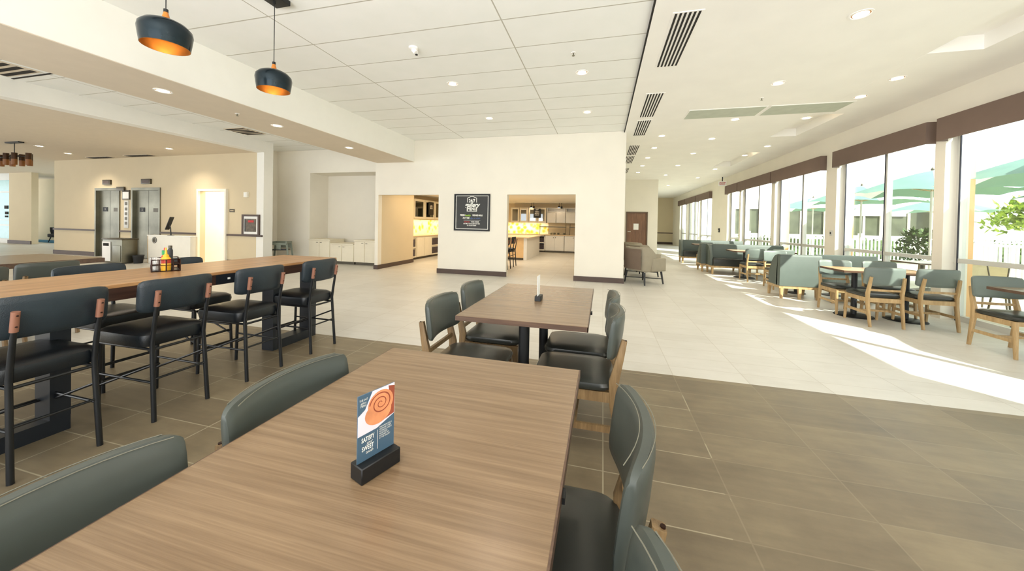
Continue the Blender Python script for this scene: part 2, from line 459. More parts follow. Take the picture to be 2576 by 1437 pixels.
# right ceiling with recessed pockets
c = MB()
c.box(0.44, 3.68, -8, 30, RZ, RZ + 0.3).box(4.2, 5.35, -8, 30, RZ, RZ + 0.3)
for a, b in ((-8, 2.6), (5.29, 7.7), (9.36, 11.2), (13.6, 30)): c.box(3.68, 4.2, a, b, RZ, RZ + 0.3)
c.box(3.6, 4.3, -8, 30, RZ + 0.17, RZ + 0.32)
struct('ceiling_right', c, 'ceil', 'smooth cream ceiling with shallow pockets along the windows', 'ceiling')
struct('trim_3', MB().box(0.425, 0.44, -8, WY, RZ - 0.0, CZ + 0.01), 'slot', 'dark reveal line between the two ceilings', 'trim')

# door wall and far end
w = MB().box(0.474, 1.03, 17.1, 17.25, 0, RZ).box(1.98, 2.4, 17.1, 17.25, 0, RZ).box(1.03, 1.98, 17.1, 17.25, 1.96, RZ).box(2.28, 2.4, 17.25, 28, 0, RZ)
struct('wall_door', w, 'wall', 'cream wall beyond the armchairs holding the brown door')
struct('wall_far', MB().box(2.2, 5.4, 28, 28.2, 0, RZ), 'wallwarm', 'warm far end wall of the window aisle')
struct('trim_4', MB().box(2.4, 5.2, 27.95, 28, 0.8, 0.86).box(2.4, 5.2, 27.96, 28, 0, 0.16), 'base', 'dark rail and base on the far end wall', 'trim')

# right window wall -------------------------------------------------
XI = 4.98; XG = 5.16
bays = [(1.3, 4.02), (4.2, 6.78), (6.95, 9.32), (9.7, 12.2), (12.42, 14.9), (15.05, 16.35), (18.5, 20.9), (21.05, 23.6), (23.8, 25.6)]
w = MB()
prev = -8
for a, b in bays:
    w.box(XI, XG + 0.12, prev, a, 0, 3.0); prev = b
w.box(XI, XG + 0.12, prev, 28, 0, 3.0)
w.box(XI, XG + 0.12, -8, 28, 3.0, RZ)
struct('wall_right', w, 'wall', 'cream window wall with tall piers between the bays')
for i, (a, b) in enumerate(bays):
    t = bpy.data.objects.new('window_%d' % (i + 1), None); COL.objects.link(t); t.location = (XG, a, 0)
    tag(t, 'tall glazed bay %d counted from the near end of the window wall' % (i + 1), 'window', kind='structure')
    L = b - a; H = 3.0; fr = MB()
    fr.box(-0.04, 0.04, 0, 0.07, 0, H).box(-0.04, 0.04, L - 0.07, L, 0, H).box(-0.04, 0.04, 0, L, 0, 0.08).box(-0.04, 0.04, 0, L, H - 0.08, H)
    fr.box(-0.05, 0.04, 0, L, 0.86, 0.925)
    mids = [L / 2] if L > 2 else []
    for y in mids: fr.box(-0.045, 0.04, y - 0.03, y + 0.03, 0, H)
    fr.build('frame', 'frame', t, smooth=False)
    gk = MB()
    for y in mids + [0.07, L - 0.085]: gk.box(-0.052, -0.044, y + 0.012, y + 0.03, 0.0, 2.75)
    gk.build('gasket', 'frameb', t, smooth=False)
    MB().box(-0.004, 0.004, 0.07, L - 0.07, 0.08, H - 0.08).build('pane', 'glass', t, smooth=False)

vals = [(1.2, 4.1), (4.2, 6.76), (6.94, 9.26), (9.7, 12.18), (12.24, 14.9), (14.96, 16.3), (18.5, 20.95), (21.05, 23.6), (23.7, 25.7)]
names = ['added outside the frame to bound the sun patch', 'large near valance at the right edge of the view', 'second long valance above the umbrella window', 'third valance from the near end', 'fourth valance from the near end', 'short valance beside the exit sign', 'first valance beyond the exit sign', 'middle valance of the far window group', 'last valance at the far end of the aisle']  # first one is unseen, added to trim the near sun patch
for (a, b), n in zip(vals, names):
    v = MB().box(XI - 0.13, XI - 0.118, a, b, 2.68, 3.02).box(XI - 0.118, XI, a, a + 0.012, 2.68, 3.02).box(XI - 0.118, XI, b - 0.012, b, 2.68, 3.02).box(XI - 0.118, XI, a, b, 3.005, 3.02)
    tag(v.build('window_valance', 'valance', smooth=False), 'brown box valance, ' + n, 'valance', 'brown window valances')

# elevators ---------------------------------------------------------
for (a, b, n) in ((-16.0, -14.84, 'left'), (-14.3, -13.05, 'right')):
    t = root('elevator_door', 'brushed steel elevator entrance, the %s one of the pair' % n, 'elevator', (a, 7.72, 0))
    L = b - a; H = 2.18
    MB().box(0, 0.06, -0.03, 0.12, 0, H).box(L - 0.06, L, -0.03, 0.12, 0, H).box(0, L, -0.03, 0.12, H - 0.05, H + 0.03).build('jamb', 'steel', t, smooth=False)
    for k in (0, 1):
        p = MB().box(0.06 + k * (L - 0.12) / 2, 0.06 + (k + 1) * (L - 0.12) / 2 - 0.012, 0.06, 0.10, 0.02, H - 0.05).build('door_panel', 'steel', t, smooth=False)
    MB().box(0.07, L - 0.07, 0.105, 0.115, 0, H - 0.05).build('shaft_backing', 'slot', t, smooth=False)
    s = MB().box(0.24, 0.46, 0.052, 0.06, 1.46, 1.60).build('floor_sign', 'blackm', t, smooth=False)
    text('sign_mark', '2', 0.09, 'ink', s, onY(0.35, 0.05, 1.53))
    MB().box(L - 0.42, L - 0.2, 0.056, 0.06, 1.46, 1.58).build('plaque', 'steeld', t, smooth=False)
for x0, x1, z0, z1, n in ((-15.6, -15.24, 2.32, 2.47, 'left'), (-13.84, -13.44, 2.32, 2.48, 'right')):
    t = root('hall_lantern', 'small bronze call lantern above the %s elevator' % n, 'indicator', (x0, 7.72, z0))
    MB().box(0, x1 - x0, -0.05, 0, 0, z1 - z0, 0.006).build('housing', 'steeld', t)
    MB().box(0.05, x1 - x0 - 0.05, -0.053, -0.05, 0.03, z1 - z0 - 0.03).build('lens', 'base', t, smooth=False)
t = root('notice_frame', 'small framed notice between the two elevators', 'sign', (-14.71, 7.72, 1.84))
MB().box(0, 0.33, -0.03, 0, 0, 0.3, 0.004).build('frame', 'steeld', t); MB().box(0.03, 0.30, -0.033, -0.03, 0.03, 0.24).build('sheet', 'paper', t, smooth=False)
t = root('call_station', 'tall narrow elevator call panel below the framed notice', 'panel', (-14.64, 7.72, 0.95))
MB().box(0, 0.2, -0.02, 0, 0, 0.86, 0.004).build('plate', 'frame', t)
for z in (0.1, 0.25, 0.4, 0.55, 0.72): MB().box(0.05, 0.15, -0.026, -0.02, z, z + 0.09).build('button', 'steeld', t, smooth=False)
t = root('direction_sign', 'small dark blade sign at the top corner of the left elevator', 'sign', (-14.92, 7.72, 2.12))
MB().box(0, 0.34, -0.06, -0.03, 0, 0.12, 0.004).build('plate', 'steeld', t); MB().box(0.15, 0.19, -0.03, 0, 0.03, 0.09).build('bracket', 'black', t)
t = root('room_plaque', 'small brown room plaque right of the bright doorway', 'sign', (-10.31, 7.72, 1.49))
MB().box(0, 0.18, -0.015, 0, 0, 0.09, 0.003).build('plate', 'steeld', t); MB().box(0.03, 0.15, -0.018, -0.015, 0.035, 0.05).build('lettering', 'counter', t, smooth=False)
t = root('wall_sounder', 'small white alarm box high on the lobby wall', 'alarm', (-9.75, 7.72, 1.91))
MB().box(0, 0.13, -0.06, 0, 0, 0.15, 0.01).build('housing', 'white', t); MB().box(0.03, 0.10, -0.065, -0.06, 0.03, 0.12, 0.004).build('lens', 'paper', t)
t = root('framed_poster', 'dark framed poster hung on the chair rail near the pier', 'picture', (-9.83, 7.72, 0.83))
fm = MB(); fm.box(0, 0.62, -0.04, 0, 0, 0.05).box(0, 0.62, -0.04, 0, 0.55, 0.6).box(0, 0.05, -0.04, 0, 0.05, 0.55).box(0.57, 0.62, -0.04, 0, 0.05, 0.55); fm.build('frame', 'base', t, smooth=False)
MB().box(0.05, 0.57, -0.02, 0, 0.05, 0.55).build('mount', 'paper', t, smooth=False)
MB().box(0.13, 0.5, -0.026, -0.02, 0.12, 0.48).build('print', 'photo', t, smooth=False)
MB().box(0.09, 0.12, -0.027, -0.02, 0.12, 0.48).build('side_stripe', 'blackm', t, smooth=False)
MB().box(0.22, 0.42, -0.03, -0.026, 0.38, 0.44).build('heading', 'red', t, smooth=False)

# trash station, host counter --------------------------------------
t = root('waste_station', 'steel and white waste station between the elevators', 'bin', (-13.15, 6.85, 0))
MB().box(-0.42, 0.36, -0.16, 0.18, 0.02, 0.66, 0.012).build('body', 'steel', t)
MB().box(-0.42, -0.08, -0.175, -0.16, 0.06, 0.6, 0.01).build('front_panel', 'whitem', t)
MB().box(0.0, 0.32, -0.172, -0.16, 0.06, 0.5, 0.01).build('door', 'steel', t)
MB().box(-0.44, 0.38, -0.18, 0.2, 0.66, 0.69, 0.008).build('lid', 'steeld', t)
MB().box(-0.36, -0.14, -0.185, -0.17, 0.48, 0.56, 0.006).build('opening', 'slot', t)
t = root('black_pot', 'small black waste basket beside the steel waste station', 'bin', (-12.62, 6.95, 0))
MB().lathe([(0.0, 0.0), (0.09, 0.0), (0.12, 0.22), (0.105, 0.22), (0.08, 0.02), (0, 0.02)], 20).build('bucket', 'blackm', t)
MB().lathe([(0.12, 0.21), (0.128, 0.215), (0.128, 0.225), (0.12, 0.23)], 20).build('rim', 'darkleg', t)
t = root('host_counter', 'white host counter with a round grey emblem in the lobby', 'counter', (-12.5, 7.1, 0))
MB().box(0, 1.62, 0, 0.14, 0.0, 0.78, 0.01).build('body', 'white', t)
MB().box(-0.02, 1.64, -0.02, 0.16, 0.78, 0.8, 0.005).build('top', 'paper', t)
MB().box(-0.03, 0.0, 0, 0.14, 0.0, 0.78, 0.004).build('side_panel', 'counter', t)
em = MB().lathe([(0.0, 0), (0.09, 0), (0.09, 0.006), (0, 0.006)], 28); eo = em.build('emblem', 'steeld', t); eo.rotation_euler = (PI / 2, 0, 0); eo.location = (0.26, -0.002, 0.66)
rr = MB().lathe([(0.065, 0), (0.072, 0), (0.072, 0.009), (0.065, 0.009)], 28).build('emblem_ring', 'paper', eo)
t = root('tablet_stand', 'thin black tablet on an angled stand on the host counter', 'tablet', (-11.72, 7.17, 0.8))
MB().box(-0.06, 0.06, -0.05, 0.05, 0, 0.01).build('foot', 'blackm', t)
MB().tube([(0, 0, 0.01), (-0.02, 0, 0.2), (-0.06, 0, 0.3)], 0.014, 8).build('stem', 'blackm', t)
MB().box(-0.012, 0.012, -0.05, 0.05, -0.2, 0.2, 0.004, M4=Matrix.Translation((-0.06, 0, 0.34)) @ Matrix.Rotation(0.5, 4, 'Y')).build('tablet', 'blackm', t)
MB().tube([(-0.06, 0, 0.33), (-0.15, 0, 0.24)], 0.014, 8).build('brace', 'blackm', t)

# far left glass doors, window, curtains, armchair, carpet ------------
t = bpy.data.objects.new('door_1', None); COL.objects.link(t); t.location = (-28.4, 9.8, 0); tag(t, 'glass entrance doors at the left edge', 'door', kind='structure')
MB().box(0, 2.5, -0.05, 0.05, 2.85, 3.16).box(2.42, 2.55, -0.05, 0.05, 0, 2.85).box(0, 2.5, -0.05, 0.05, 2.28, 2.34).box(0, 2.5, -0.05, 0.05, 0, 0.2).box(0, 2.5, -0.04, 0.04, 0.78, 0.84).box(0, 2.5, -0.03, 0.03, 1.03, 1.05).build('frame', 'frame', t, smooth=False)
MB().box(0, 2.42, -0.01, 0.01, 0.2, 2.85).build('pane', 'cyan', t, smooth=False)
MB().box(1.95, 2.2, -0.03, -0.01, 1.55, 1.7).box(2.0, 2.2, -0.03, -0.01, 1.3, 1.42).box(2.0, 2.18, -0.03, -0.01, 1.16, 1.24).build('decal', 'slot', t, smooth=False)
t = bpy.data.objects.new('window_10', None); COL.objects.link(t); t.location = (-26.9, 11.6, 0.5); tag(t, 'lobby window beyond the far left wall piece', 'window', kind='structure')
MB().box(0, 0.5, 0, 0.06, 0, 2.4).box(1.6, 1.7, 0, 0.06, 0, 2.4).box(0, 9, 0, 0.06, 0, 0.1).box(3.2, 3.3, 0, 0.06, 0, 2.4).build('frame', 'steeld', t, smooth=False)
MB().box(0.5, 9, 0.02, 0.03, 0.1, 2.4).build('pane', 'glass', t, smooth=False)
v = MB().box(-26.6, -20, 11.35, 11.58, 2.6, 2.95); tag(v.build('window_valance', 'base', smooth=False), 'dark valance above the far left lobby window', 'valance')
cur = MB()
cur.loft([[(-26.5 + i * 0.04, 11.42 + 0.03 * math.sin(i * 1.3), z) for i in range(18)] + [(-26.5 + i * 0.04, 11.45 + 0.03 * math.sin(i * 1.3), z) for i in range(17, -1, -1)] for z in (0.05, 2.6)])
tag(cur.build('curtain', 'curtain'), 'pale hanging sheer curtain at the far left lobby window', 'curtain')
struct('floor_carpet', MB().box(-29, -18.2, 10.6, 11.6, 0.0, 0.012), 'carpet', 'bright blue carpet strip by the far left window', 'floor')
t = root('lobby_armchair', 'dark rounded armchair in front of the far left lobby window', 'armchair', (-25.0, 10.9, 0), 0)
sh = MB()
sh.loft([[(0.42 * math.cos(a) * s, 0.36 * math.sin(a) * s, z) for a in [i * PI / 12 for i in range(-2, 15)]] + [(0.34 * math.cos(a) * s, 0.28 * math.sin(a) * s, z) for a in [i * PI / 12 for i in range(14, -3, -1)]] for z, s in ((0.3, 0.95), (0.55, 1.1), (0.72, 1.12))])
sh.build('shell', 'dark', t)
MB().box(-0.33, 0.33, -0.32, 0.28, 0.26, 0.42, 0.04, 3).build('seat', 'dark', t)
for x in (-1, 1):
    for y in (-1, 1): MB().tube([(x * 0.28, y * 0.22, 0.27), (x * 0.34, y * 0.28, 0)], [0.022, 0.014], 8).build('leg', 'blackm', t)

# chandelier --------------------------------------------------------
t = root('chandelier', 'black chandelier with amber glass cylinders at the far left', 'chandelier', (-14.6, 5.55, 3.16))
MB().box(-0.28, 0.28, -0.05, 0.05, -0.03, 0).build('ceiling_plate', 'blackm', t, smooth=False)
MB().tube([(0, 0, -0.03), (0, 0, -0.32)], 0.008, 8).build('stem', 'blackm', t)
MB().tube([(-0.75, 0, -0.38), (0.62, 0, -0.38)], 0.01, 8).build('crossbar', 'blackm', t)
MB().tube([(0, 0, -0.32), (0, 0, -0.38)], 0.012, 8).build('joint', 'blackm', t)
for k, (x, y) in enumerate(((-0.5, -0.1), (-0.34, 0.1), (-0.08, -0.1), (0.06, 0.1), (0.26, -0.1), (0.38, 0.1), (0.58, 0.0), (-0.68, 0.05))):
    c = MB().lathe([(0.05, 0), (0.05, 0.16)], 16, (x, y, -0.46)).build('glass_cylinder', 'smoke', t)
    MB().lathe([(0.048, 0), (0.05, 0.14)], 16, (x, y, -0.6)).build('amber_band', 'amber', c)
    MB().tube([(x, y, -0.33), (x, 0, -0.38)], 0.012, 6).build('arm', 'blackm', t)

# ------------------------------------------------------------------ ceiling fittings
def downlight(x, y, z, label, warm=True, power=16, r=0.075, group='recessed downlights'):
    t = root('recessed_downlight', label, 'ceiling light', (x, y, z), 0, group)
    MB().lathe([(r + 0.018, 0), (r + 0.018, -0.006), (r, -0.006), (r - 0.006, 0.0)], 24).build('trim_ring', 'whitem', t)
    MB().lathe([(0, -0.001), (r * 0.8, -0.001), (r * 0.8, -0.004), (0, -0.004)], 20).build('lamp', 'bulb', t)
    MB().lathe([(r - 0.004, -0.0015), (r * 0.7, -0.0025)], 24).build('reflector', 'gold' if warm else 'whitem', t)
    l = bpy.data.lights.new('downlight_lamp', 'SPOT'); l.energy = power; l.color = (1.0, 0.86, 0.68) if warm else (1, 0.95, 0.86)
    l.spot_size = 2.3; l.spot_blend = 0.9; l.shadow_soft_size = 0.05
    lo = bpy.data.objects.new('downlight_lamp', l); COL.objects.link(lo); lo.parent = t; lo.location = (0, 0, -0.03)
    return t
rows = [(-2.29, [5.05, 6.86], 'left'), (-0.33, [5.05, 6.83], 'right')]
for x, ys, n in rows:
    for k, y in enumerate(ys):
        downlight(x, y, CZ, 'round downlight in the panelled ceiling, %s row, %s one' % (n, ('nearer', 'farther')[k]), power=18)
downlight(-0.9, 3.0, CZ, 'round downlight in the panelled ceiling just above the top frame edge', power=18)
for k, y in enumerate((3.18, 4.77, 6.51)):
    downlight(-5.35, y, 2.893, 'warm downlight under the long white beam, %s from the camera' % ('first', 'second', 'third')[k], power=16)
for k, (x, y) in enumerate(((-8.0, 3.69), (-8.0, 5.53), (-8.04, 7.43))):
    downlight(x, y, CZ, 'downlight in the narrow panel strip left of the beam, %s from the camera' % ('first', 'second', 'third')[k], power=14)
for k, (x, y) in enumerate(((-11.35, 6.89), (-15.5, 6.88), (-14.7, 6.0))):
    downlight(x, y, 3.16, ('warm lobby downlight washing the wall right of the elevators', 'warm lobby downlight above the left end of the elevator wall', 'small lobby downlight above the chandelier end')[k], power=(70, 70, 20)[k])
rl = [(2.40, 4.2, 'nearest large downlight at the top right'), (2.42, 5.93, 'right ceiling downlight left of the first grille row'), (3.9, 6.06, 'right ceiling downlight near the window side, first'), (3.9, 6.78, 'right ceiling downlight just right of the grey grille'),
      (2.45, 7.73, 'right ceiling downlight just beyond the left grille'), (3.7, 7.88, 'right ceiling downlight just beyond the right grille'), (1.29, 8.84, 'right ceiling downlight by the third slot vent'), (2.47, 9.32, 'right ceiling downlight in the middle row beside the second pocket'),
      (1.3, 10.15, 'right ceiling downlight by the fourth slot vent'), (2.47, 11.1, 'right ceiling downlight in the middle row past the second pocket'), (4.05, 10.4, 'right ceiling downlight on the window side past the second pocket'), (3.95, 11.6, 'right ceiling downlight on the window side, farther'),
      (1.3, 11.6, 'aisle downlight on the left, third of the far row'), (1.3, 13.1, 'aisle downlight on the left, fourth of the far row'), (2.46, 13.2, 'aisle downlight in the middle above the third booth'), (3.9, 14.2, 'aisle downlight on the window side near the third pocket'),
      (1.3, 14.7, 'aisle downlight nearest the brown door'), (2.46, 15.6, 'aisle downlight in the middle near the door wall corner'), (3.9, 16.6, 'aisle downlight on the window side by the exit sign'), (3.2, 19.5, 'farthest downlight pair, nearer one'), (3.2, 23.5, 'farthest downlight pair, farther one')]
for k, (x, y, n) in enumerate(rl): downlight(x, y, RZ, n, power=14, r=0.078)

def slotvent(x0, x1, y0, y1, label):
    t = root('slot_vent', label, 'vent', (x0, y0, RZ), 0, 'linear slot vents')
    MB().box(-0.015, x1 - x0 + 0.015, -0.015, y1 - y0 + 0.015, -0.006, 0).build('flange', 'ceil', t, smooth=False)
    n = 6; W = x1 - x0
    for i in range(n):
        a = W * (i + 0.2) / n; MB().box(a, a + W / n * 0.5, 0, y1 - y0, -0.009, -0.005).build('slot', 'slot', t, smooth=False)
for (a, b, n) in ((3.79, 5.0, 'longest slot vent nearest the camera'), (6.0, 7.23, 'second slot vent from the camera'), (7.48, 8.68, 'third slot vent, close behind the second'), (9.75, 11.05, 'fourth slot vent from the camera'), (11.24, 12.5, 'fifth slot vent, close behind the fourth'), (13.6, 14.8, 'farthest slot vent half hidden by the wall corner')):
    slotvent(0.64, 0.9, a, b, n)
for (a, b, n) in ((1.47, 2.72, 'left'), (2.76, 3.97, 'right')):
    t = root('return_grille', 'flat grey ceiling grille, the %s one of the pair' % n, 'grille', (a, 6.98, RZ))
    MB().box(0, b - a, 0, 0.56, -0.008, 0).build('frame', 'ceil', t, smooth=False)
    MB().box(0.02, b - a - 0.02, 0.02, 0.54, -0.011, -0.006).build('mesh_face', 'grille', t, smooth=False)
def diffuser(x0, x1, y0, y1, z, label):
    t = root('ceiling_diffuser', label, 'vent', (x0, y0, z))
    MB().box(0, x1 - x0, 0, y1 - y0, -0.012, 0).build('frame', 'soffit', t, smooth=False)
    n = 5
    for i in range(n):
        d = (y1 - y0) * (i + 0.25) / n
        MB().box(0.03, x1 - x0 - 0.03, d, d + (y1 - y0) / n * 0.55, -0.016, -0.01).build('louver', 'slot', t, smooth=False)
diffuser(-9.0, -8.2, 2.75, 3.36, CZ, 'square ceiling diffuser at the upper left edge')
diffuser(-8.85, -8.25, 6.45, 7.05, CZ, 'small ceiling diffuser in the strip near the pier')
diffuser(-15.9, -14.9, 7.42, 7.62, 3.16, 'dark slot diffuser above the left elevator')
diffuser(-14.1, -13.05, 7.38, 7.6, 3.16, 'dark slot diffuser above the right elevator')
struct('trim_5', MB().box(-9.09, -5.98, 3.42, 3.45, CZ - 0.006, CZ - 0.001), 'slot', 'dark ceiling joint beside the upper left diffuser', 'trim')

def sensor(x, y, z, label, s=1.0):
    t = root('ceiling_camera', label, 'sensor', (x, y, z))
    MB().lathe([(0.055 * s, 0), (0.055 * s, -0.02 * s), (0.03 * s, -0.03 * s), (0, -0.03 * s)], 20).build('base', 'whitem', t)
    MB().tube([(0, 0, -0.03 * s), (0.04 * s, 0.0, -0.07 * s)], 0.03 * s, 12).build('eye', 'whitem', t)
    MB().lathe([(0, -0.1 * s), (0.016 * s, -0.1 * s), (0.016 * s, -0.09 * s), (0, -0.09 * s)], 10, (0.045 * s, 0, 0.0)).build('lens', 'blackm', t)
sensor(-2.3, 3.9, CZ, 'white swivel ceiling camera between two ceiling joints')
def sprinkler(x, y, z, label):
    t = root('sprinkler_head', label, 'sprinkler', (x, y, z), 0, 'ceiling sprinklers')
    MB().lathe([(0.03, 0), (0.03, -0.006), (0, -0.006)], 16).build('escutcheon', 'whitem', t)
    MB().tube([(0, 0, -0.006), (0, 0, -0.035)], 0.008, 8).build('stem', 'steel', t)
    MB().lathe([(0, -0.036), (0.018, -0.036), (0.018, -0.039), (0, -0.039)], 12).build('deflector', 'steel', t)
sprinkler(-0.40, 4.45, CZ, 'ceiling sprinkler in front of the right downlight row')
sprinkler(2.45, 6.55, RZ, 'ceiling sprinkler between the first downlights of the right ceiling')
sprinkler(-5.35, 4.1, 2.893, 'ceiling sprinkler under the long beam')

# ------------------------------------------------------------------ pendants over the bar
def make_pendant(label, loc, top):
    t = root('pendant_lamp', label, 'pendant lamp', loc, 0, 'dark dome pendants over the bar table')
    prof = [(0.137, 0.0), (0.145, 0.05), (0.152, 0.105), (0.147, 0.135), (0.12, 0.165), (0.08, 0.185), (0.03, 0.195)]
    MB().lathe(prof, 40).build('lamp_shade', 'shade', t)
    MB().lathe([(r - 0.004 if r > 0.03 else r, z - 0.004 if z > 0.0 else z) for r, z in prof], 40).build('shade_lining', 'gold', t)
    MB().lathe([(0.137, 0), (0.133, 0)], 40).build('rim', 'gold', t)
    MB().lathe([(0.034, 0.192), (0.022, 0.215), (0.013, 0.25), (0, 0.25)], 20).build('wood_cone', 'conewood', t)
    MB().lathe([(0.014, 0.25), (0.014, 0.272), (0.006, 0.276), (0, 0.276)], 14).build('cord_cap', 'blackm', t)
    MB().tube([(0, 0, 0.275), (0, 0, top - loc[2])], 0.0035, 6).build('cord', 'blackm', t)
    MB().lathe([(0, 0.118), (0.085, 0.118), (0.085, 0.112), (0, 0.112)], 28).build('bulb_disc', 'bulb2', t)
    l = bpy.data.lights.new('pendant_bulb', 'POINT'); l.energy = 0.3; l.color = (1, 0.8, 0.55); l.shadow_soft_size = 0.03
    lo = bpy.data.objects.new('pendant_bulb', l); COL.objects.link(lo); lo.parent = t; lo.location = (0, 0, 0.06)
    return t
make_pendant('dark dome pendant with gold lining, nearer and larger in view', (-3.10, 1.856, 2.552), 3.41)
make_pendant('dark dome pendant with gold lining under the black ceiling plate', (-3.10, 2.722, 2.558), 3.41)
t = root('pendant_canopy', 'long black ceiling plate the pendants hang from', 'ceiling plate', (-3.1, 2.1, CZ))
MB().box(-0.085, 0.085, -0.95, 0.72, -0.05, 0, 0.006).build('plate', 'blackm', t)
for y in (-0.244, 0.45, 0.622): MB().lathe([(0.012, -0.05), (0.012, -0.075), (0, -0.075)], 10, (0, y, 0)).build('cord_grip', 'blackm', t)

# ------------------------------------------------------------------ tables
def slab_table(name, label, x0, x1, y0, y1, h, topmat, poles, group=None, th=0.032, basemat='blackm', disc=True, discr=0.24):
    cx, cy = (x0 + x1) / 2, (y0 + y1) / 2
    t = root(name, label, 'table', (cx, cy, 0), 0, group)
    a, b = (x1 - x0) / 2, (y1 - y0) / 2
    MB().box(-a, a, -b, b, h - th, h, 0.003, 1).build('tabletop', topmat, t)
    e = MB(); q = 0.0012
    e.box(-a - q, a + q, -b - q, -b + 0.002, h - th + 0.002, h - 0.002).box(-a - q, a + q, b - 0.002, b + q, h - th + 0.002, h - 0.002).box(-a - q, -a + 0.002, -b, b, h - th + 0.002, h - 0.002).box(a - 0.002, a + q, -b, b, h - th + 0.002, h - 0.002)
    e.build('edge_band', 'edge', t, smooth=False)
    for px, py in poles:
        MB().tube([(px, py, 0.02), (px, py, h - th - 0.012)], 0.036, 16).build('pole', basemat, t)
        MB().box(px - 0.17, px + 0.17, py - 0.17, py + 0.17, h - th - 0.012, h - th, 0.003, 1).build('mounting_plate', basemat, t)
        MB().lathe([(0.0, 0.03), (0.06, 0.028), (0.1, 0.02), (discr - 0.01, 0.014), (discr, 0.006), (discr, 0.0), (0, 0)], 36, (px, py, 0)).build('base', basemat, t)
    return t
t1 = slab_table('dining_table', 'large walnut dining table in the foreground with the cinnamon roll card', -0.905, -0.075, 0.02, 1.40, 0.75, 'table', [(-0.0, -0.3), (0.0, 0.33)])
MB().box(0.414, 0.424, -0.03 - 0.71 + 0.78, 0.0 - 0.71 + 0.78, 0.722, 0.736).build('latch', 'blackm', t1)
t2 = slab_table('dining_table', 'walnut dining table farther back with four grey chairs', -0.862, -0.068, 2.0, 3.23, 0.75, 'table', [(-0.02, -0.36), (0.02, 0.2)])
MB().box(0.395, 0.41, -0.22, -0.18, 0.72, 0.738).build('latch', 'blackm', t2)

# table card holders
def card_holder(name, label, loc, rz, detail=True):
    t = root(name, label, 'table sign', loc, rz)      # card runs along local x, faces local -y
    MB().box(-0.05, 0.05, -0.024, 0.02, 0, 0.036, 0.002, 1).build('holder_block', 'blackm', t)
    c = MB().box(-0.047, 0.047, -0.0012, 0.0012, 0.03, 0.185).build('card', 'slate' if detail else 'paper', t, smooth=False)
    if detail:
        y = -0.0016
        def flat(poly, mat, nm, dy=0.0, par=c):
            m = MB(); m.quad(*[(x, y - dy, z) for x, z in poly]); return m.build(nm, mat, par, smooth=False)
        flat([(-0.047, 0.095), (0.0, 0.096), (0.047, 0.112), (0.047, 0.185), (-0.047, 0.185)], 'icing', 'photo_plate')
        flat([(-0.047, 0.140), (-0.030, 0.150), (-0.012, 0.185), (-0.047, 0.185)], 'slate', 'photo_cloth', 0.0002)
        ell = lambda cx, cz, rx, rz_, n=28: [(cx + rx * math.cos(2 * PI * i / n), cz + rz_ * math.sin(2 * PI * i / n)) for i in range(n)]
        flat(ell(0.004, 0.131, 0.034, 0.026), 'bun', 'bun_body', 0.0003)
        flat([(0.02, 0.108), (0.046, 0.113), (0.047, 0.178), (0.03, 0.183), (0.034, 0.15)], 'bund', 'bun_glaze', 0.0002)
        flat(ell(0.01, 0.150, 0.033, 0.030), 'bun', 'bun_top', 0.0004)
        sp = MB(); pts = []
        N = 60
        for i in range(N + 1):
            a = i / N * 2 * PI * 2.4 + 0.5; r = 0.003 + 0.026 * i / N
            pts.append((0.01 + r * math.cos(a), 0.150 + r * 0.9 * math.sin(a)))
        for i in range(N):
            (x0, z0), (x1, z1) = pts[i], pts[i + 1]
            d = math.hypot(x1 - x0, z1 - z0) or 1; w_ = 0.0009 + 0.0006 * i / N; nx, nz = -(z1 - z0) / d * w_, (x1 - x0) / d * w_
            sp.quad((x0 + nx, y - 0.0006, z0 + nz), (x1 + nx, y - 0.0006, z1 + nz), (x1 - nx, y - 0.0006, z1 - nz), (x0 - nx, y - 0.0006, z0 - nz))
        sp.build('bun_swirl', 'bund', c, smooth=False)
        text('headline', 'SATISFY', 0.0145, 'ink', c, onY(-0.022, y - 0.0004, 0.083), sx=0.62, bold=0.0003)
        text('headline_script', 'your', 0.010, 'ink', c, onY(-0.018, y - 0.0004, 0.0735), shear=0.35, sx=0.8)
        text('headline', 'SWEET', 0.0145, 'ink', c, onY(-0.022, y - 0.0004, 0.063), sx=0.66, bold=0.0003)
        text('headline_script', 'tooth', 0.010, 'ink', c, onY(-0.018, y - 0.0004, 0.053), shear=0.35, sx=0.8)
        flat([(0.002, 0.047), (0.003, 0.047), (0.003, 0.091), (0.002, 0.091)], 'ink', 'divider', 0.0004)
        text('small_print', 'CINNAMON ROLLS,\nMUFFINS & OTHER\nPASTRIES & SWEETS\nMADE FRESH\nAVAILABLE 24/7\nAT THE GALLERY', 0.0050, 'ink', c, onY(0.0065, y - 0.0004, 0.0815), sx=0.76, align='LEFT')
        text('corner_logo', 'THE 24/7\ngallery\nMENU', 0.0065, 'ink', c, onY(-0.034, y - 0.0006, 0.167), sx=0.8)
    return t
ang = math.atan2(0.088, 0.033)
card_holder('table_card', 'cinnamon roll table card reading satisfy your sweet tooth on the front table', (-0.4925, 0.70, 0.75), ang)
card_holder('table_card', 'small table card in a black block on the rear dining table', (-0.455, 2.60, 0.75), ang + 0.35, False)

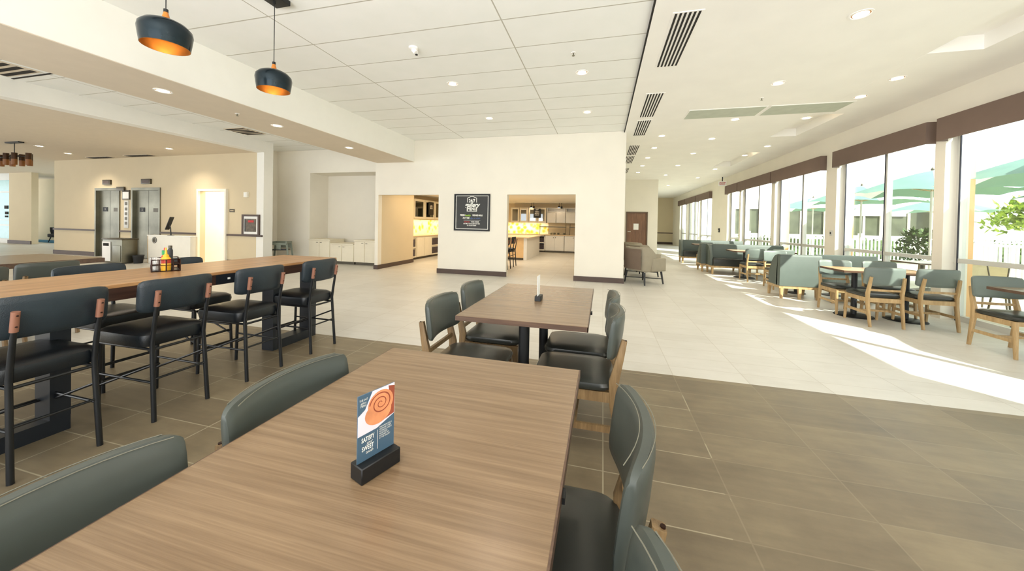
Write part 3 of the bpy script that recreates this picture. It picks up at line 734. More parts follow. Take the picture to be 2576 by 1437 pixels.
# ------------------------------------------------------------------ dining chairs
def cushion_ring(hw, hd, z, n=6, r=0.08):
    pts = []
    for (cx, cy, a0) in ((hd - r, hw - r, 0), (-(hd - r), hw - r, PI / 2), (-(hd - r), -(hw - r), PI), (hd - r, -(hw - r), 3 * PI / 2)):
        for i in range(n + 1):
            a = a0 + i / n * PI / 2; pts.append((cx + r * math.cos(a), cy + r * math.sin(a), z))
    return pts
def curved_back(xb, hw, z0, z1, th, curve, lean=0.0, n=14, rnd=0.35):
    """backrest spanning y, facing +x; ends curve forward"""
    rings = []
    zc, hh = (z0 + z1) / 2, (z1 - z0) / 2
    for i in range(n + 1):
        u = -1 + 2 * i / n
        y = hw * math.sin(u * PI / 2) if True else hw * u
        uu = y / hw
        s = (max(0.0, 1 - abs(uu) ** 9)) ** 0.5
        h = hh * (1 - rnd + rnd * s); t = th * (0.35 + 0.65 * s)
        xc = xb + curve * uu * uu
        ring = []
        m = 14
        for k in range(m):
            a = 2 * PI * k / m
            ca, sa = math.cos(a), math.sin(a)
            ex = abs(ca) ** 0.6 * (1 if ca >= 0 else -1); ez = abs(sa) ** 0.5 * (1 if sa >= 0 else -1)
            z = zc + h * ez
            ring.append((xc + t / 2 * ex - lean * (z - zc), y, z))
        rings.append(ring)
    return rings
def make_dining(label, group, wm='oak', sm='leather', bm_='leatherb', name='dining_chair'):
    t = root(name, label, 'chair', (0, 0, 0), 0, group)
    s = MB()
    s.loft([cushion_ring(0.195, 0.21, 0.392), cushion_ring(0.212, 0.228, 0.402), cushion_ring(0.218, 0.234, 0.42), cushion_ring(0.212, 0.228, 0.438), cushion_ring(0.19, 0.205, 0.448), cushion_ring(0.12, 0.14, 0.453, r=0.06)])
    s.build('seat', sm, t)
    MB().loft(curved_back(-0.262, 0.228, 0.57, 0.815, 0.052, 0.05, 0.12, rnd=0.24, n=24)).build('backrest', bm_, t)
    sm_ = MB(); 
    for dx in (0.018, -0.02):
        sm_.tube([(-0.262 + dx + 0.05 * u * u - 0.12 * 0.12, 0.2 * u, 0.8135 - 0.003 * u ** 4) for u in [x / 6 for x in range(-6, 7)]], 0.0013, 5)
    sm_.build('seam', 'seam', t)
    for y in (-1, 1):
        MB().bar([(-0.285, y * 0.185, 0.0), (-0.235, y * 0.19, 0.33), (-0.232, y * 0.19, 0.45), (-0.262, y * 0.187, 0.58), (-0.284, y * 0.183, 0.685)], [0.013, 0.016, 0.016, 0.015, 0.014], [0.016, 0.025, 0.026, 0.02, 0.015]).build('leg', wm, t)
        MB().bar([(0.215, y * 0.195, 0.0), (0.19, y * 0.19, 0.39)], [0.012, 0.016], [0.014, 0.024]).build('leg', wm, t)
        MB().box(-0.23, 0.2, y * 0.19 - 0.011, y * 0.19 + 0.011, 0.335, 0.392).build('side_rail', wm, t, smooth=False)
        MB().box(-0.24, 0.2, y * 0.19 - 0.009, y * 0.19 + 0.009, 0.165, 0.2).build('stretcher', wm, t, smooth=False)
        MB().lathe([(0, 0), (0.006, 0), (0.006, 0.004), (0, 0.004)], 8, (0, 0, 0)).build('screw', 'bolt', t).location = (-0.292, y * 0.184, 0.683)
    MB().box(0.175, 0.2, -0.19, 0.19, 0.345, 0.392).build('front_rail', wm, t, smooth=False)
    MB().box(-0.245, -0.222, -0.18, 0.18, 0.335, 0.392).build('rear_rail', wm, t, smooth=False)
    MB().box(-0.248, -0.23, -0.18, 0.18, 0.487, 0.515).build('back_rail', wm, t, smooth=False)
    MB().box(-0.03, -0.008, -0.185, 0.185, 0.168, 0.195).build('cross_stretcher', wm, t, smooth=False)
    return t
G1 = 'grey leather dining chairs at the centre tables'
ch = make_dining('grey leather chair pushed in at the right of the rear table, nearer one', G1)
ch.location = (-0.155, 2.215, 0); ch.rotation_euler = (0, 0, PI)
dup(ch, 'grey leather chair at the right of the rear table, farther one', (-0.16, 2.70, 0), PI)
dup(ch, 'grey leather chair at the left of the rear table, nearer one', (-0.815, 2.20, 0), 0)
dup(ch, 'grey leather chair at the left of the rear table, farther one', (-0.815, 2.77, 0), 0)
dup(ch, 'grey leather chair beside the front table on the right, with its seat showing', (-0.155, 0.98, 0), PI)
dup(ch, 'grey leather chair at the bottom edge right of the front table', (-0.15, 0.425, 0), PI)
dup(ch, 'grey leather chair back behind the left edge of the front table, farther one', (-0.738, 0.935, 0), 0)
dup(ch, 'large grey leather chair back at the lower left corner', (-0.742, 0.39, 0), 0)
# lobby side chairs at the left tables
dup(ch, 'dark backed chair with wooden posts at the left lobby table, right one', (-5.98, 2.42, 0), PI, 'dark chairs at the left lobby table')
dup(ch, 'dark backed chair with wooden posts at the left edge behind the bar', (-5.80, 1.86, 0), PI, 'dark chairs at the left lobby table')

GR = 'light oak cafe chairs by the windows'
cr = make_dining('light oak cafe chair seen from behind, left of two at the window table', GR, 'oakl', 'leather', 'backl', 'cafe_chair')
cr.location = (3.74, 6.14, 0); cr.rotation_euler = (0, 0, PI / 2)
dup(cr, 'light oak cafe chair seen from behind, right of two at the window table', (4.36, 6.20, 0), PI / 2)
dup(cr, 'light oak cafe chair facing us at the left end of the window table', (3.74, 6.76, 0), -PI / 2)
dup(cr, 'light oak cafe chair facing us on the far side of the window table', (4.36, 6.80, 0), -PI / 2)
dup(cr, 'cafe chair facing us at the right edge with its seat and legs in full view', (4.385, 5.06, 0), -PI / 2)
dup(cr, 'cafe chair seen from behind between the first and second booth', (3.62, 9.98, 0), PI / 2)
dup(cr, 'cafe chair beside the middle table, right of the one seen from behind', (4.2, 10.0, 0), PI / 2)
dup(cr, 'cafe chair facing us just behind the first booth', (3.78, 8.95, 0), -PI / 2)
dup(cr, 'small bright cafe chair in front of the farthest booth', (3.35, 13.1, 0), PI / 2)

# window side tables
slab_table('cafe_table', 'pale topped cafe table with two round bases near the windows', 3.47, 4.62, 6.26, 6.86, 0.72, 'bar', [(-0.275, 0.0), (0.305, -0.09)], discr=0.235)
slab_table('cafe_table', 'small cafe table at the right edge of the view', 4.17, 4.93, 4.35, 5.13, 0.72, 'table', [(0.12, 0.02)], discr=0.26)
slab_table('cafe_table', 'cafe table in front of the second booth', 3.3, 4.7, 10.25, 10.85, 0.72, 'bar', [(-0.35, 0), (0.35, 0)])
slab_table('cafe_table', 'narrow cafe table just inside the first booth', 3.6, 4.75, 8.28, 8.62, 0.72, 'bar', [(-0.3, 0), (0.3, 0)], discr=0.16)
slab_table('cafe_table', 'cafe table in front of the farthest booth', 3.1, 4.4, 13.35, 13.85, 0.72, 'bar', [(-0.3, 0), (0.3, 0)])
slab_table('lobby_table', 'dark topped table at the left edge beyond the bar', -7.9, -6.55, 0.9, 3.25, 0.75, 'table', [(0, -0.7), (0, 0.7)], th=0.06)
t = root('napkin_tin', 'small metal condiment tin on the left lobby table', 'tin', (-6.85, 2.42, 0.75))
MB().lathe([(0, 0), (0.05, 0), (0.05, 0.09), (0.046, 0.09), (0.046, 0.005), (0, 0.005)], 18).build('tin', 'steel', t)
for k in range(4): MB().box(-0.03 + k * 0.017, -0.02 + k * 0.017, -0.02, 0.02, 0.005, 0.13 + 0.01 * (k % 2)).build('packet', ('paper', 'red', 'paper', 'photo')[k], t, smooth=False)

# ------------------------------------------------------------------ bar table
t = root('bar_table', 'long communal bar table with a thick brown top and black frame legs', 'table', (-3.365, 0, 0))
BY0, BY1 = -1.6, 3.45
BX = 0.38; BT = 0.885; BA = 0.782
MB().box(-BX, BX, BY0, BY1, BT - 0.025, BT, 0.003, 1).build('tabletop', 'bar', t)
MB().box(-BX, -BX + 0.04, BY0, BY1, BA, BT - 0.025).box(BX - 0.04, BX, BY0, BY1, BA, BT - 0.025).box(-BX, BX, BY1 - 0.04, BY1, BA, BT - 0.025).box(-BX, BX, BY0, BY0 + 0.04, BA, BT - 0.025).build('apron', 'barside', t, smooth=False)
MB().box(BX - 0.001, BX + 0.002, 2.13, 2.32, BA + 0.003, BT - 0.025).build('outlet_plate', 'navymetal', t, smooth=False)
MB().box(BX + 0.002, BX + 0.005, 2.22, 2.24, 0.815, 0.83).build('outlet_button', 'paper', t, smooth=False)
for (a, b) in ((2.80, 3.34), (0.86, 1.42)):
    lf = MB()
    lf.box(0.06, 0.20, a, b, 0.0, 0.09).box(0.06, 0.20, a, a + 0.085, 0.09, 0.86).box(0.06, 0.20, b - 0.085, b, 0.09, 0.86)
    lf.build('leg_frame', 'navymetal', t, smooth=False)

# caddy
t = root('condiment_caddy', 'wire condiment caddy with packets on the bar table', 'caddy', (-3.46, 2.08, 0.885), -0.5); t.scale = (1.35, 1.35, 1.25)
rk = MB()
for z in (0.004, 0.04, 0.075):
    rk.tube([(-0.09, -0.06, z), (0.09, -0.06, z), (0.09, 0.06, z), (-0.09, 0.06, z), (-0.09, -0.06, z)], 0.0035, 6)
for i in range(7):
    x = -0.09 + i * 0.03
    for y in (-0.06, 0.06): rk.tube([(x, y, 0.0), (x, y, 0.075)], 0.003, 6)
for i in range(1, 4):
    for x in (-0.09, 0.09): rk.tube([(x, -0.06 + i * 0.03, 0), (x, -0.06 + i * 0.03, 0.075)], 0.003, 6)
for x in (-0.03, 0.03): rk.tube([(x, -0.06, 0.04), (x, 0.06, 0.04)], 0.003, 6)
rk.build('wire_rack', 'bolt', t)
MB().box(-0.088, 0.088, -0.058, 0.058, 0.001, 0.004).build('tray', 'bolt', t, smooth=False)
CT = (-3.46, 2.08, 0.89); cR = Matrix.Rotation(-0.5, 4, 'Z')
def inc(x, y): v = cR @ Vector((x * 1.35, y * 1.35, 0)); return (CT[0] + v.x, CT[1] + v.y, CT[2])
t = root('ketchup_bottle', 'red squeeze bottle with a green cap in the caddy', 'bottle', inc(-0.032, 0.0)); t.scale = (1.3, 1.3, 1.3)
MB().lathe([(0, 0), (0.022, 0), (0.024, 0.06), (0.018, 0.082), (0.012, 0.09), (0, 0.09)], 18).build('body', 'sauce', t)
MB().lathe([(0.016, 0.09), (0.016, 0.118), (0, 0.118)], 16).build('cap', 'capg', t); MB().lathe([(0.008, 0.118), (0.006, 0.135), (0, 0.135)], 12).build('nozzle', 'caprd', t)
t = root('mustard_bottle', 'yellow mustard bottle with a pointed cap in the caddy', 'bottle', inc(0.055, 0.0)); t.scale = (1.3, 1.3, 1.3)
MB().lathe([(0, 0), (0.022, 0), (0.024, 0.03), (0.022, 0.075), (0.012, 0.088), (0, 0.088)], 18).build('body', 'mustard', t)
MB().lathe([(0.014, 0.086), (0.014, 0.094), (0.007, 0.1), (0.003, 0.14), (0, 0.14)], 14).build('cap', 'mustard', t); MB().lathe([(0.0235, 0.045), (0.0238, 0.07)], 18).build('label_band', 'caprd', t)
t = root('pepper_shaker', 'dark slim shaker at the left end of the caddy', 'shaker', inc(-0.075, 0.0)); t.scale = (1.3, 1.3, 1.3)
MB().lathe([(0, 0), (0.012, 0), (0.012, 0.1), (0, 0.105)], 14).build('body', 'darkleg', t); MB().lathe([(0.0125, 0.09), (0.0125, 0.106), (0, 0.11)], 14).build('cap', 'steel', t)
t = root('hot_sauce_bottle', 'tall dark sauce bottle in the middle of the caddy', 'bottle', inc(0.012, 0.02)); t.scale = (1.3, 1.3, 1.3)
MB().lathe([(0, 0), (0.013, 0), (0.013, 0.12), (0.008, 0.135), (0, 0.137)], 14).build('body', 'darkleg', t); MB().lathe([(0.0095, 0.135), (0.0095, 0.15), (0, 0.15)], 12).build('cap', 'steeld', t)
t = root('sugar_packets', 'bundle of white packets in the caddy', 'packets', inc(-0.02, -0.042)); t.scale = (1.3, 1.3, 1.3)
for k in range(4): MB().box(-0.02 + k * 0.01, -0.013 + k * 0.01, -0.012, 0.012, 0.0, 0.075, M4=Matrix.Rotation(0.12 * (k - 1), 4, 'Y')).build('packet', 'paper', t, smooth=False)

# ------------------------------------------------------------------ bar stools (face -x locally toward +x seat front)
def make_stool(label, group):
    t = root('bar_stool', label, 'stool', (0, 0, 0), 0, group)       # faces +x; back at -x
    s = MB()
    s.loft([cushion_ring(0.165, 0.205, 0.47, r=0.05), cushion_ring(0.188, 0.232, 0.478, r=0.06), cushion_ring(0.195, 0.24, 0.52, r=0.06), cushion_ring(0.19, 0.235, 0.552, r=0.06), cushion_ring(0.165, 0.21, 0.57, r=0.06), cushion_ring(0.08, 0.12, 0.578, r=0.05)])
    s.build('seat', 'seatv', t)
    MB().loft(curved_back(-0.262, 0.215, 0.70, 0.915, 0.05, 0.035, 0.08, rnd=0.3)).build('backrest', 'navy', t)
    for y in (-1, 1):
        MB().tube([(-0.285, y * 0.158, 0.0), (-0.258, y * 0.152, 0.38), (-0.25, y * 0.150, 0.50), (-0.268, y * 0.15, 0.62), (-0.292, y * 0.15, 0.76)], [0.0135, 0.0135, 0.0135, 0.0125, 0.011], 10).build('leg', 'black', t)
        MB().tube([(0.245, y * 0.162, 0.0), (0.225, y * 0.158, 0.46)], 0.0125, 10).build('leg', 'black', t)
        sl = MB().tube([(-0.2895, y * 0.15, 0.745), (-0.305, y * 0.15, 0.845)], 0.0155, 10).build('sleeve', 'copper', t)
        for dz in (0.02, 0.075):
            MB().tube([(-0.3015 - dz * 0.15, y * 0.15, 0.75 + dz), (-0.3095 - dz * 0.15, y * 0.15, 0.7505 + dz)], 0.0045, 8).build('rivet', 'bolt', sl)
        MB().tube([(-0.25, y * 0.15, 0.46), (0.228, y * 0.158, 0.46)], 0.009, 8).build('seat_rail', 'black', t)
        MB().tube([(-0.27, y * 0.155, 0.25), (0.234, y * 0.16, 0.25)], 0.008, 8).build('side_rung', 'black', t)
        MB().tube([(-0.255, y * 0.152, 0.36), (0.232, y * 0.16, 0.17)], 0.0075, 8).build('brace', 'black', t)
    MB().tube([(-0.25, -0.15, 0.46), (-0.25, 0.15, 0.46)], 0.009, 8).build('rear_rail', 'black', t)
    MB().tube([(0.225, -0.158, 0.455), (0.225, 0.158, 0.455)], 0.009, 8).build('front_rail', 'black', t)
    for dx in (0.0, 0.03): MB().tube([(0.236 - dx, -0.16, 0.20), (0.236 - dx, 0.16, 0.20)], 0.0065, 8).build('footrest', 'black', t)
    MB().tube([(-0.268, -0.155, 0.27), (-0.268, 0.155, 0.27)], 0.0075, 8).build('rear_rung', 'black', t)
    return t
GS = 'navy bar stools with copper sleeves along the near side of the bar'
st = make_stool('navy bar stool cut off at the left edge, nearest of the near row', GS)
st.location = (-3.055, 1.20, 0); st.rotation_euler = (0, 0, PI)
dup(st, 'navy bar stool second from the left in the near row', (-3.05, 1.765, 0), PI)
dup(st, 'navy bar stool third from the left in the near row', (-3.045, 2.37, 0), PI)
dup(st, 'navy bar stool at the far end of the near row', (-3.03, 3.0, 0), PI)
GF = 'navy bar stools on the far side of the bar'
dup(st, 'bar stool on the far side whose back peeks over the table at the left', (-3.82, 1.93, 0), 0, GF)
dup(st, 'bar stool on the far side beside the condiment caddy', (-3.83, 2.55, 0), 0, GF)
GK = 'dark bar stools inside the kitchen'
dup(st, 'dark bar stool just inside the right kitchen opening, nearer', (-2.86, 9.75, 0), PI, GK)
dup(st, 'dark bar stool just inside the right kitchen opening, farther', (-2.88, 10.5, 0), PI, GK)

# ------------------------------------------------------------------ booths
def booth(label, x0, x1, y0, facing, wing=True, mat='booth', group='curved vinyl booths by the windows'):
    t = root('booth', label, 'booth', (x0, y0, 0), 0, group)
    L = x1 - x0; f = facing            # facing=+1: seat extends to +y from back
    z0, z1 = 0.24, 0.835
    bk = MB(); prof = [(0.0, z0), (0.0, z1 - 0.05), (0.015, z1 - 0.012), (0.05, z1), (0.09, z1 - 0.012), (0.105, z1 - 0.05), (0.14, 0.42), (0.14, z0)]
    bk.loft([[(x, f * u, z) for u, z in prof] for x in (0.0, L)])
    bk.build('backrest', mat, t)
    if wing:
        w_ = MB()
        w_.loft([[(0.0, f * u, z0), (0.0, f * u, z), (0.015, f * u, z + 0.012), (0.05, f * u, z + 0.012), (0.065 + 0.09 * max(0, 1 - u / 0.3), f * u, z), (0.065 + 0.1 * max(0, 1 - u / 0.25), f * u, z0)] for u, z in ((0.1, z1 - 0.015), (0.16, z1 - 0.02), (0.24, z1 - 0.05), (0.33, z1 - 0.14), (0.40, z1 - 0.26), (0.46, 0.46))])
        w_.build('side_wing', mat, t)
    MB().box(0.05, L - 0.01, min(f * 0.12, f * 0.56), max(f * 0.12, f * 0.56), 0.24, 0.45, 0.035, 3).build('seat', 'leather' if mat == 'booth' else mat, t)
    MB().box(0.0, L, min(f * 0.01, f * 0.55), max(f * 0.01, f * 0.55), 0.19, 0.24).build('base_rail', 'oakl', t, smooth=False)
    for x in (0.04, L * 0.5, L - 0.05):
        for u in (0.03, 0.5):
            MB().bar([(x, f * u, 0.2), (x + (0.0), f * (u + (0.03 if u > 0.3 else -0.01)), 0.0)], [0.03, 0.02], [0.03, 0.02]).build('leg', 'oakl', t)
    return t
booth('grey green booth nearest us showing its outer back', 3.26, 3.93, 7.70, 1)
booth('booth back facing us beside the nearest booth, coloured as sunlit', 3.98, 4.92, 8.06, -1, wing=False, mat='boothlit')
booth('second booth facing us with a curved left wing', 2.97, 4.9, 11.5, -1)
booth('booth standing back to back behind the second one', 2.85, 4.9, 11.52, 1)
booth('farthest booth facing us near the end of the aisle', 2.8, 4.9, 14.45, -1)

# ------------------------------------------------------------------ armchairs by the wall corner
def armchair(label, loc, rz):
    t = root('armchair', label, 'armchair', loc, rz, 'taupe armchairs behind the wall corner')     # faces +y, back at -y
    bk = MB()
    def rg(s, z): return [(0.36 * math.copysign(abs(math.cos(a)) ** 0.6, math.cos(a)) * s, -0.02 + 0.33 * math.sin(a) * s if math.sin(a) > 0 else -0.02 + 0.33 * math.copysign(abs(math.sin(a)) ** 0.55, math.sin(a)) * s, z) for a in A]
    A = [PI * 1.0 + PI * i / 16 for i in range(17)]
    o = []
    for s, z in ((0.86, 0.3), (0.97, 0.5), (1.0, 0.66), (0.99, 0.84)):
        outer = rg(s, z); inner = [(x * 0.82, -0.02 + (y + 0.02) * 0.76, z) for x, y, z in outer][::-1]
        if z > 0.7:
            outer = [(x, y, 0.66 + (z - 0.66) * min(1, max(0, (-y + 0.02) / 0.2))) for x, y, z in outer]; inner = [(x, y, 0.66 + (z - 0.66) * min(1, max(0, (-y + 0.02) / 0.2))) for x, y, z in inner]
        o.append(outer + inner)
    bk.loft(o).build('shell', 'arm', t)
    MB().box(-0.25, 0.25, -0.372, -0.352, 0.34, 0.8, 0.008).build('back_shade', 'armd', t)  # shade on the chair back painted as a darker panel
    for x in (-1, 1):
        MB().box(min(x * 0.27, x * 0.36), max(x * 0.27, x * 0.36), -0.12, 0.32, 0.3, 0.6, 0.03, 3).build('arm', 'arm', t)
        for y in (-0.26, 0.27): MB().tube([(x * 0.26, y, 0.28), (x * 0.3, y * 1.1, 0.0)], [0.024, 0.016], 8).build('leg', 'darkleg', t)
    MB().box(-0.27, 0.27, -0.22, 0.32, 0.28, 0.42, 0.035, 3).build('seat', 'arm', t)
    MB().tube([(-0.28, -0.27, 0.12), (0.28, 0.28, 0.12)], 0.01, 8).tube([(0.28, -0.27, 0.12), (-0.28, 0.28, 0.12)], 0.01, 8).build('stretcher', 'darkleg', t)
    return t
armchair('taupe armchair nearest us at the wall corner, seen from behind', (0.94, 8.66, 0), -0.85)
armchair('taupe armchair in the middle of the row by the wall corner', (1.0, 9.8, 0), -0.8)
armchair('taupe armchair farthest in the row by the wall corner', (0.92, 11.0, 0), -0.7)

# brown door
t = bpy.data.objects.new('door_2', None); COL.objects.link(t); t.location = (1.03, 17.1, 0); tag(t, 'brown wooden door beyond the armchairs', 'door', kind='structure')
MB().box(0, 0.05, -0.03, 0.1, 0, 1.96).box(0.9, 0.95, -0.03, 0.1, 0, 1.96).box(0, 0.95, -0.03, 0.1, 1.91, 1.96).build('door_frame', 'armd', t, smooth=False)
MB().box(0.05, 0.9, 0.02, 0.06, 0.01, 1.91).build('door_leaf', 'door', t, smooth=False)
MB().box(0.34, 0.56, 0.012, 0.02, 1.14, 1.42).build('notice', 'paper', t, smooth=False)
MB().tube([(0.1, 0.02, 1.05), (0.1, -0.04, 1.05), (0.22, -0.04, 1.05)], 0.014, 8).build('door_handle', 'frame', t)

# exit sign + strobes on window wall
t = root('exit_sign', 'small exit sign hung from the ceiling by the far windows', 'sign', (4.80, 16.45, 3.05))
MB().box(-0.15, 0.15, -0.02, 0.02, 0, 0.2, 0.004).build('housing', 'paper', t)
text('lettering', 'EXIT', 0.14, 'red', t, onY(0, -0.024, 0.1), sx=0.8, bold=0.003)
MB().tube([(0, 0, 0.2), (0, 0, 0.38)], 0.02, 8).build('stem', 'blackm', t)
t = root('pull_station', 'small grey switch on the pier between the second and third windows', 'switch', (XI, 9.45, 1.18))
MB().box(-0.02, 0, -0.04, 0.04, 0, 0.12, 0.004).build('plate', 'frame', t); MB().box(-0.03, -0.02, -0.015, 0.015, 0.04, 0.08, 0.003).build('toggle', 'blackm', t)
t = root('fire_alarm', 'dark fire alarm on the wall before the far windows', 'alarm', (XI, 17.3, 1.1))
MB().box(-0.04, 0, -0.06, 0.06, 0, 0.18, 0.006).build('housing', 'blackm', t); MB().box(-0.05, -0.04, -0.03, 0.03, 0.05, 0.1, 0.003).build('lens', 'white', t)

# ------------------------------------------------------------------ menu poster
t = root('menu_board', 'black framed menu board on the back wall between the openings', 'sign', (-3.21, WY, 1.58))
W2, H2 = 0.455, 0.445
MB().box(-W2, W2, -0.02, 0, -H2, H2).build('board', 'sign', t, smooth=False)
fm = MB(); q = 0.022
fm.box(-W2 - q, W2 + q, -0.035, 0, H2, H2 + q).box(-W2 - q, W2 + q, -0.035, 0, -H2 - q, -H2).box(-W2 - q, -W2, -0.035, 0, -H2, H2).box(W2, W2 + q, -0.035, 0, -H2, H2); fm.build('frame', 'blackm', t, smooth=False)
bl = MB(); a, b_ = W2 - 0.022, H2 - 0.022; k = 0.011
bl.box(-a, a, -0.023, -0.02, b_ - k, b_).box(-a, a, -0.023, -0.02, -b_, -b_ + k).box(-a, -a + k, -0.023, -0.02, -b_, b_).box(a - k, a, -0.023, -0.02, -b_, b_); bl.build('border_line', 'ink', t, smooth=False)
def ly(x, z): return onY(x, -0.024, z)
lg = MB()
for (x0, x1, z0, z1) in ((-0.135, -0.12, 0.03, 0.14), (0.12, 0.135, 0.03, 0.14), (-0.135, 0.135, 0.022, 0.036)): lg.box(x0, x1, -0.024, -0.02, z0, z1)
lg.build('logo_bracket', 'ink', t, smooth=False)
lg = MB()
for (x0, x1, z0, z1) in ((-0.13, -0.117, 0.25, 0.36), (0.117, 0.13, 0.25, 0.36)): lg.box(x0, x1, -0.024, -0.02, z0, z1)
lg.quad((-0.13, -0.024, 0.352), (0.0, -0.024, 0.4), (0.0, -0.024, 0.412), (-0.13, -0.024, 0.366)); lg.quad((0.0, -0.024, 0.4), (0.13, -0.024, 0.352), (0.13, -0.024, 0.366), (0.0, -0.024, 0.412))
lg.build('logo_outline', 'ink', t, smooth=False)
text('logo_number', '24/7', 0.12, 'ink', t, ly(0, 0.29), bold=0.003, sx=0.8)
text('logo_script', 'gallery', 0.155, 'ink', t, ly(0, 0.185), shear=0.35, bold=0.004, sx=0.95)
text('logo_word', 'MENU', 0.105, 'ink', t, ly(0, 0.083), bold=0.003, sx=0.8)
text('line_one', 'FRESH', 0.062, 'ink', t, ly(-0.245, -0.075), bold=0.002, sx=0.8)
text('line_one_script', 'healthy', 0.06, 'green', t, ly(-0.105, -0.078), shear=0.35, bold=0.002, sx=0.85)
text('line_one_end', 'PREPARED MEALS', 0.056, 'ink', t, ly(0.155, -0.075), bold=0.002, sx=0.62)
text('line_two', 'ANY TIME', 0.055, 'ink', t, ly(-0.15, -0.145), bold=0.002, sx=0.75)
text('line_two_script', 'day or night', 0.062, 'blue', t, ly(0.09, -0.148), shear=0.35, bold=0.001, sx=0.9)
MB().box(-0.22, 0.23, -0.023, -0.02, -0.2, -0.196).build('rule_line', 'ink', t, smooth=False)
text('line_three_red', 'JUST PLACE', 0.038, 'red', t, ly(-0.13, -0.242), bold=0.001, sx=0.75)
text('line_three', 'YOUR ORDER', 0.038, 'ink', t, ly(0.09, -0.242), bold=0.001, sx=0.9)
text('line_four', 'ANYTIME AT THE GALLERY HOST DESK', 0.038, 'ink', t, ly(0, -0.288), bold=0.001, sx=0.66)
text('line_five', 'OR TOUCH SCREEN', 0.034, 'ink', t, ly(0, -0.332), bold=0.001, sx=0.8)

# ------------------------------------------------------------------ alcove cabinets
def cabinet(x0, x1, h, label):
    t = root('base_cabinet', label, 'cabinet', (x0, 8.97, 0), 0, 'cream cabinets in the alcove')
    L = x1 - x0
    MB().box(0, L, 0, 0.6, 0.08, h - 0.03).build('carcass', 'cab', t, smooth=False)
    MB().box(0.02, L - 0.02, 0.04, 0.58, 0, 0.08).build('plinth', 'steeld', t, smooth=False)
    for k in (0, 1):
        a = 0.01 + k * (L / 2); b = a + L / 2 - 0.02
        d = MB().box(a, b, -0.018, 0, 0.09, h - 0.05, 0.003, 1).build('door', 'cab', t)
        kx = b - 0.06 if k == 0 else a + 0.06
        MB().tube([(kx - 0.03, -0.03, h - 0.1), (kx + 0.03, -0.03, h - 0.1)], 0.006, 8).build('handle', 'steeld', d)
cabinet(-8.78, -8.0, 0.73, 'cream base cabinet at the left end of the alcove')
cabinet(-8.0, -7.15, 0.62, 'lower cream base cabinet in the middle of the alcove')
cabinet(-7.15, -6.42, 0.74, 'cream base cabinet at the right end of the alcove')
for (a, b, h, n) in ((-8.79, -8.0, 0.73, 'left'), (-7.99, -7.16, 0.62, 'lower middle'), (-7.15, -6.41, 0.74, 'right')):
    tag(MB().box(a, b, 8.94, 9.6, h - 0.03, h, 0.004, 1).build('countertop', 'cab'), 'cream %s countertop in the alcove' % n, 'countertop')

# high chair
t = root('high_chair', 'grey wooden restaurant high chair beside the alcove', 'high chair', (-9.25, 8.42, 0), 0.5)
for x in (-1, 1):
    for y in (-1, 1): MB().bar([(x * 0.2, y * 0.16, 0.62), (x * 0.27, y * 0.21, 0)], 0.016, 0.022).build('leg', 'hway', t)
    MB().box(min(x * 0.19, x * 0.22), max(x * 0.19, x * 0.22), -0.22, 0.2, 0.6, 0.66, 0.005).build('arm', 'hway', t)
    MB().box(min(x * 0.2, x * 0.23), max(x * 0.2, x * 0.23), -0.17, 0.17, 0.18, 0.21).build('rung', 'hway', t, smooth=False)
MB().box(-0.19, 0.19, -0.15, 0.16, 0.4, 0.43, 0.006).build('seat', 'darkleg', t)
MB().box(-0.2, 0.2, 0.15, 0.18, 0.46, 0.66, 0.006).build('backrest', 'hway', t)
MB().box(-0.2, 0.2, -0.2, -0.17, 0.56, 0.62, 0.006).build('front_rail', 'hway', t)
MB().box(-0.06, 0.06, -0.2, -0.18, 0.43, 0.56).build('crotch_post', 'hway', t, smooth=False)

# ------------------------------------------------------------------ kitchen
KZ = 2.32
struct('wall_kitchen_left', MB().box(-7.0, -6.86, 9.86, 17.0, 0, KZ), 'wallwarm', 'left wall of the kitchen')
struct('wall_kitchen_return', MB().box(-6.86, -6.03, 10.24, 10.34, 0, KZ), 'wallwarm', 'short return wall inside the left kitchen opening')
struct('wall_kitchen_right', MB().box(0.15, 0.30, 8.54, 17.0, 0, KZ), 'wallwarm', 'right wall of the kitchen')
struct('wall_kitchen', MB().box(-7.0, 0.30, 17.0, 17.15, 0, KZ), 'wallwarm', 'warm kitchen walls behind the two openings')
struct('ceiling_kitchen', MB().box(-6.02, 0.28, 8.54, 17.2, KZ, KZ + 0.1).box(-7.0, -6.02, 10.3, 17.2, KZ, KZ + 0.1), 'ceil', 'kitchen ceiling', 'ceiling')
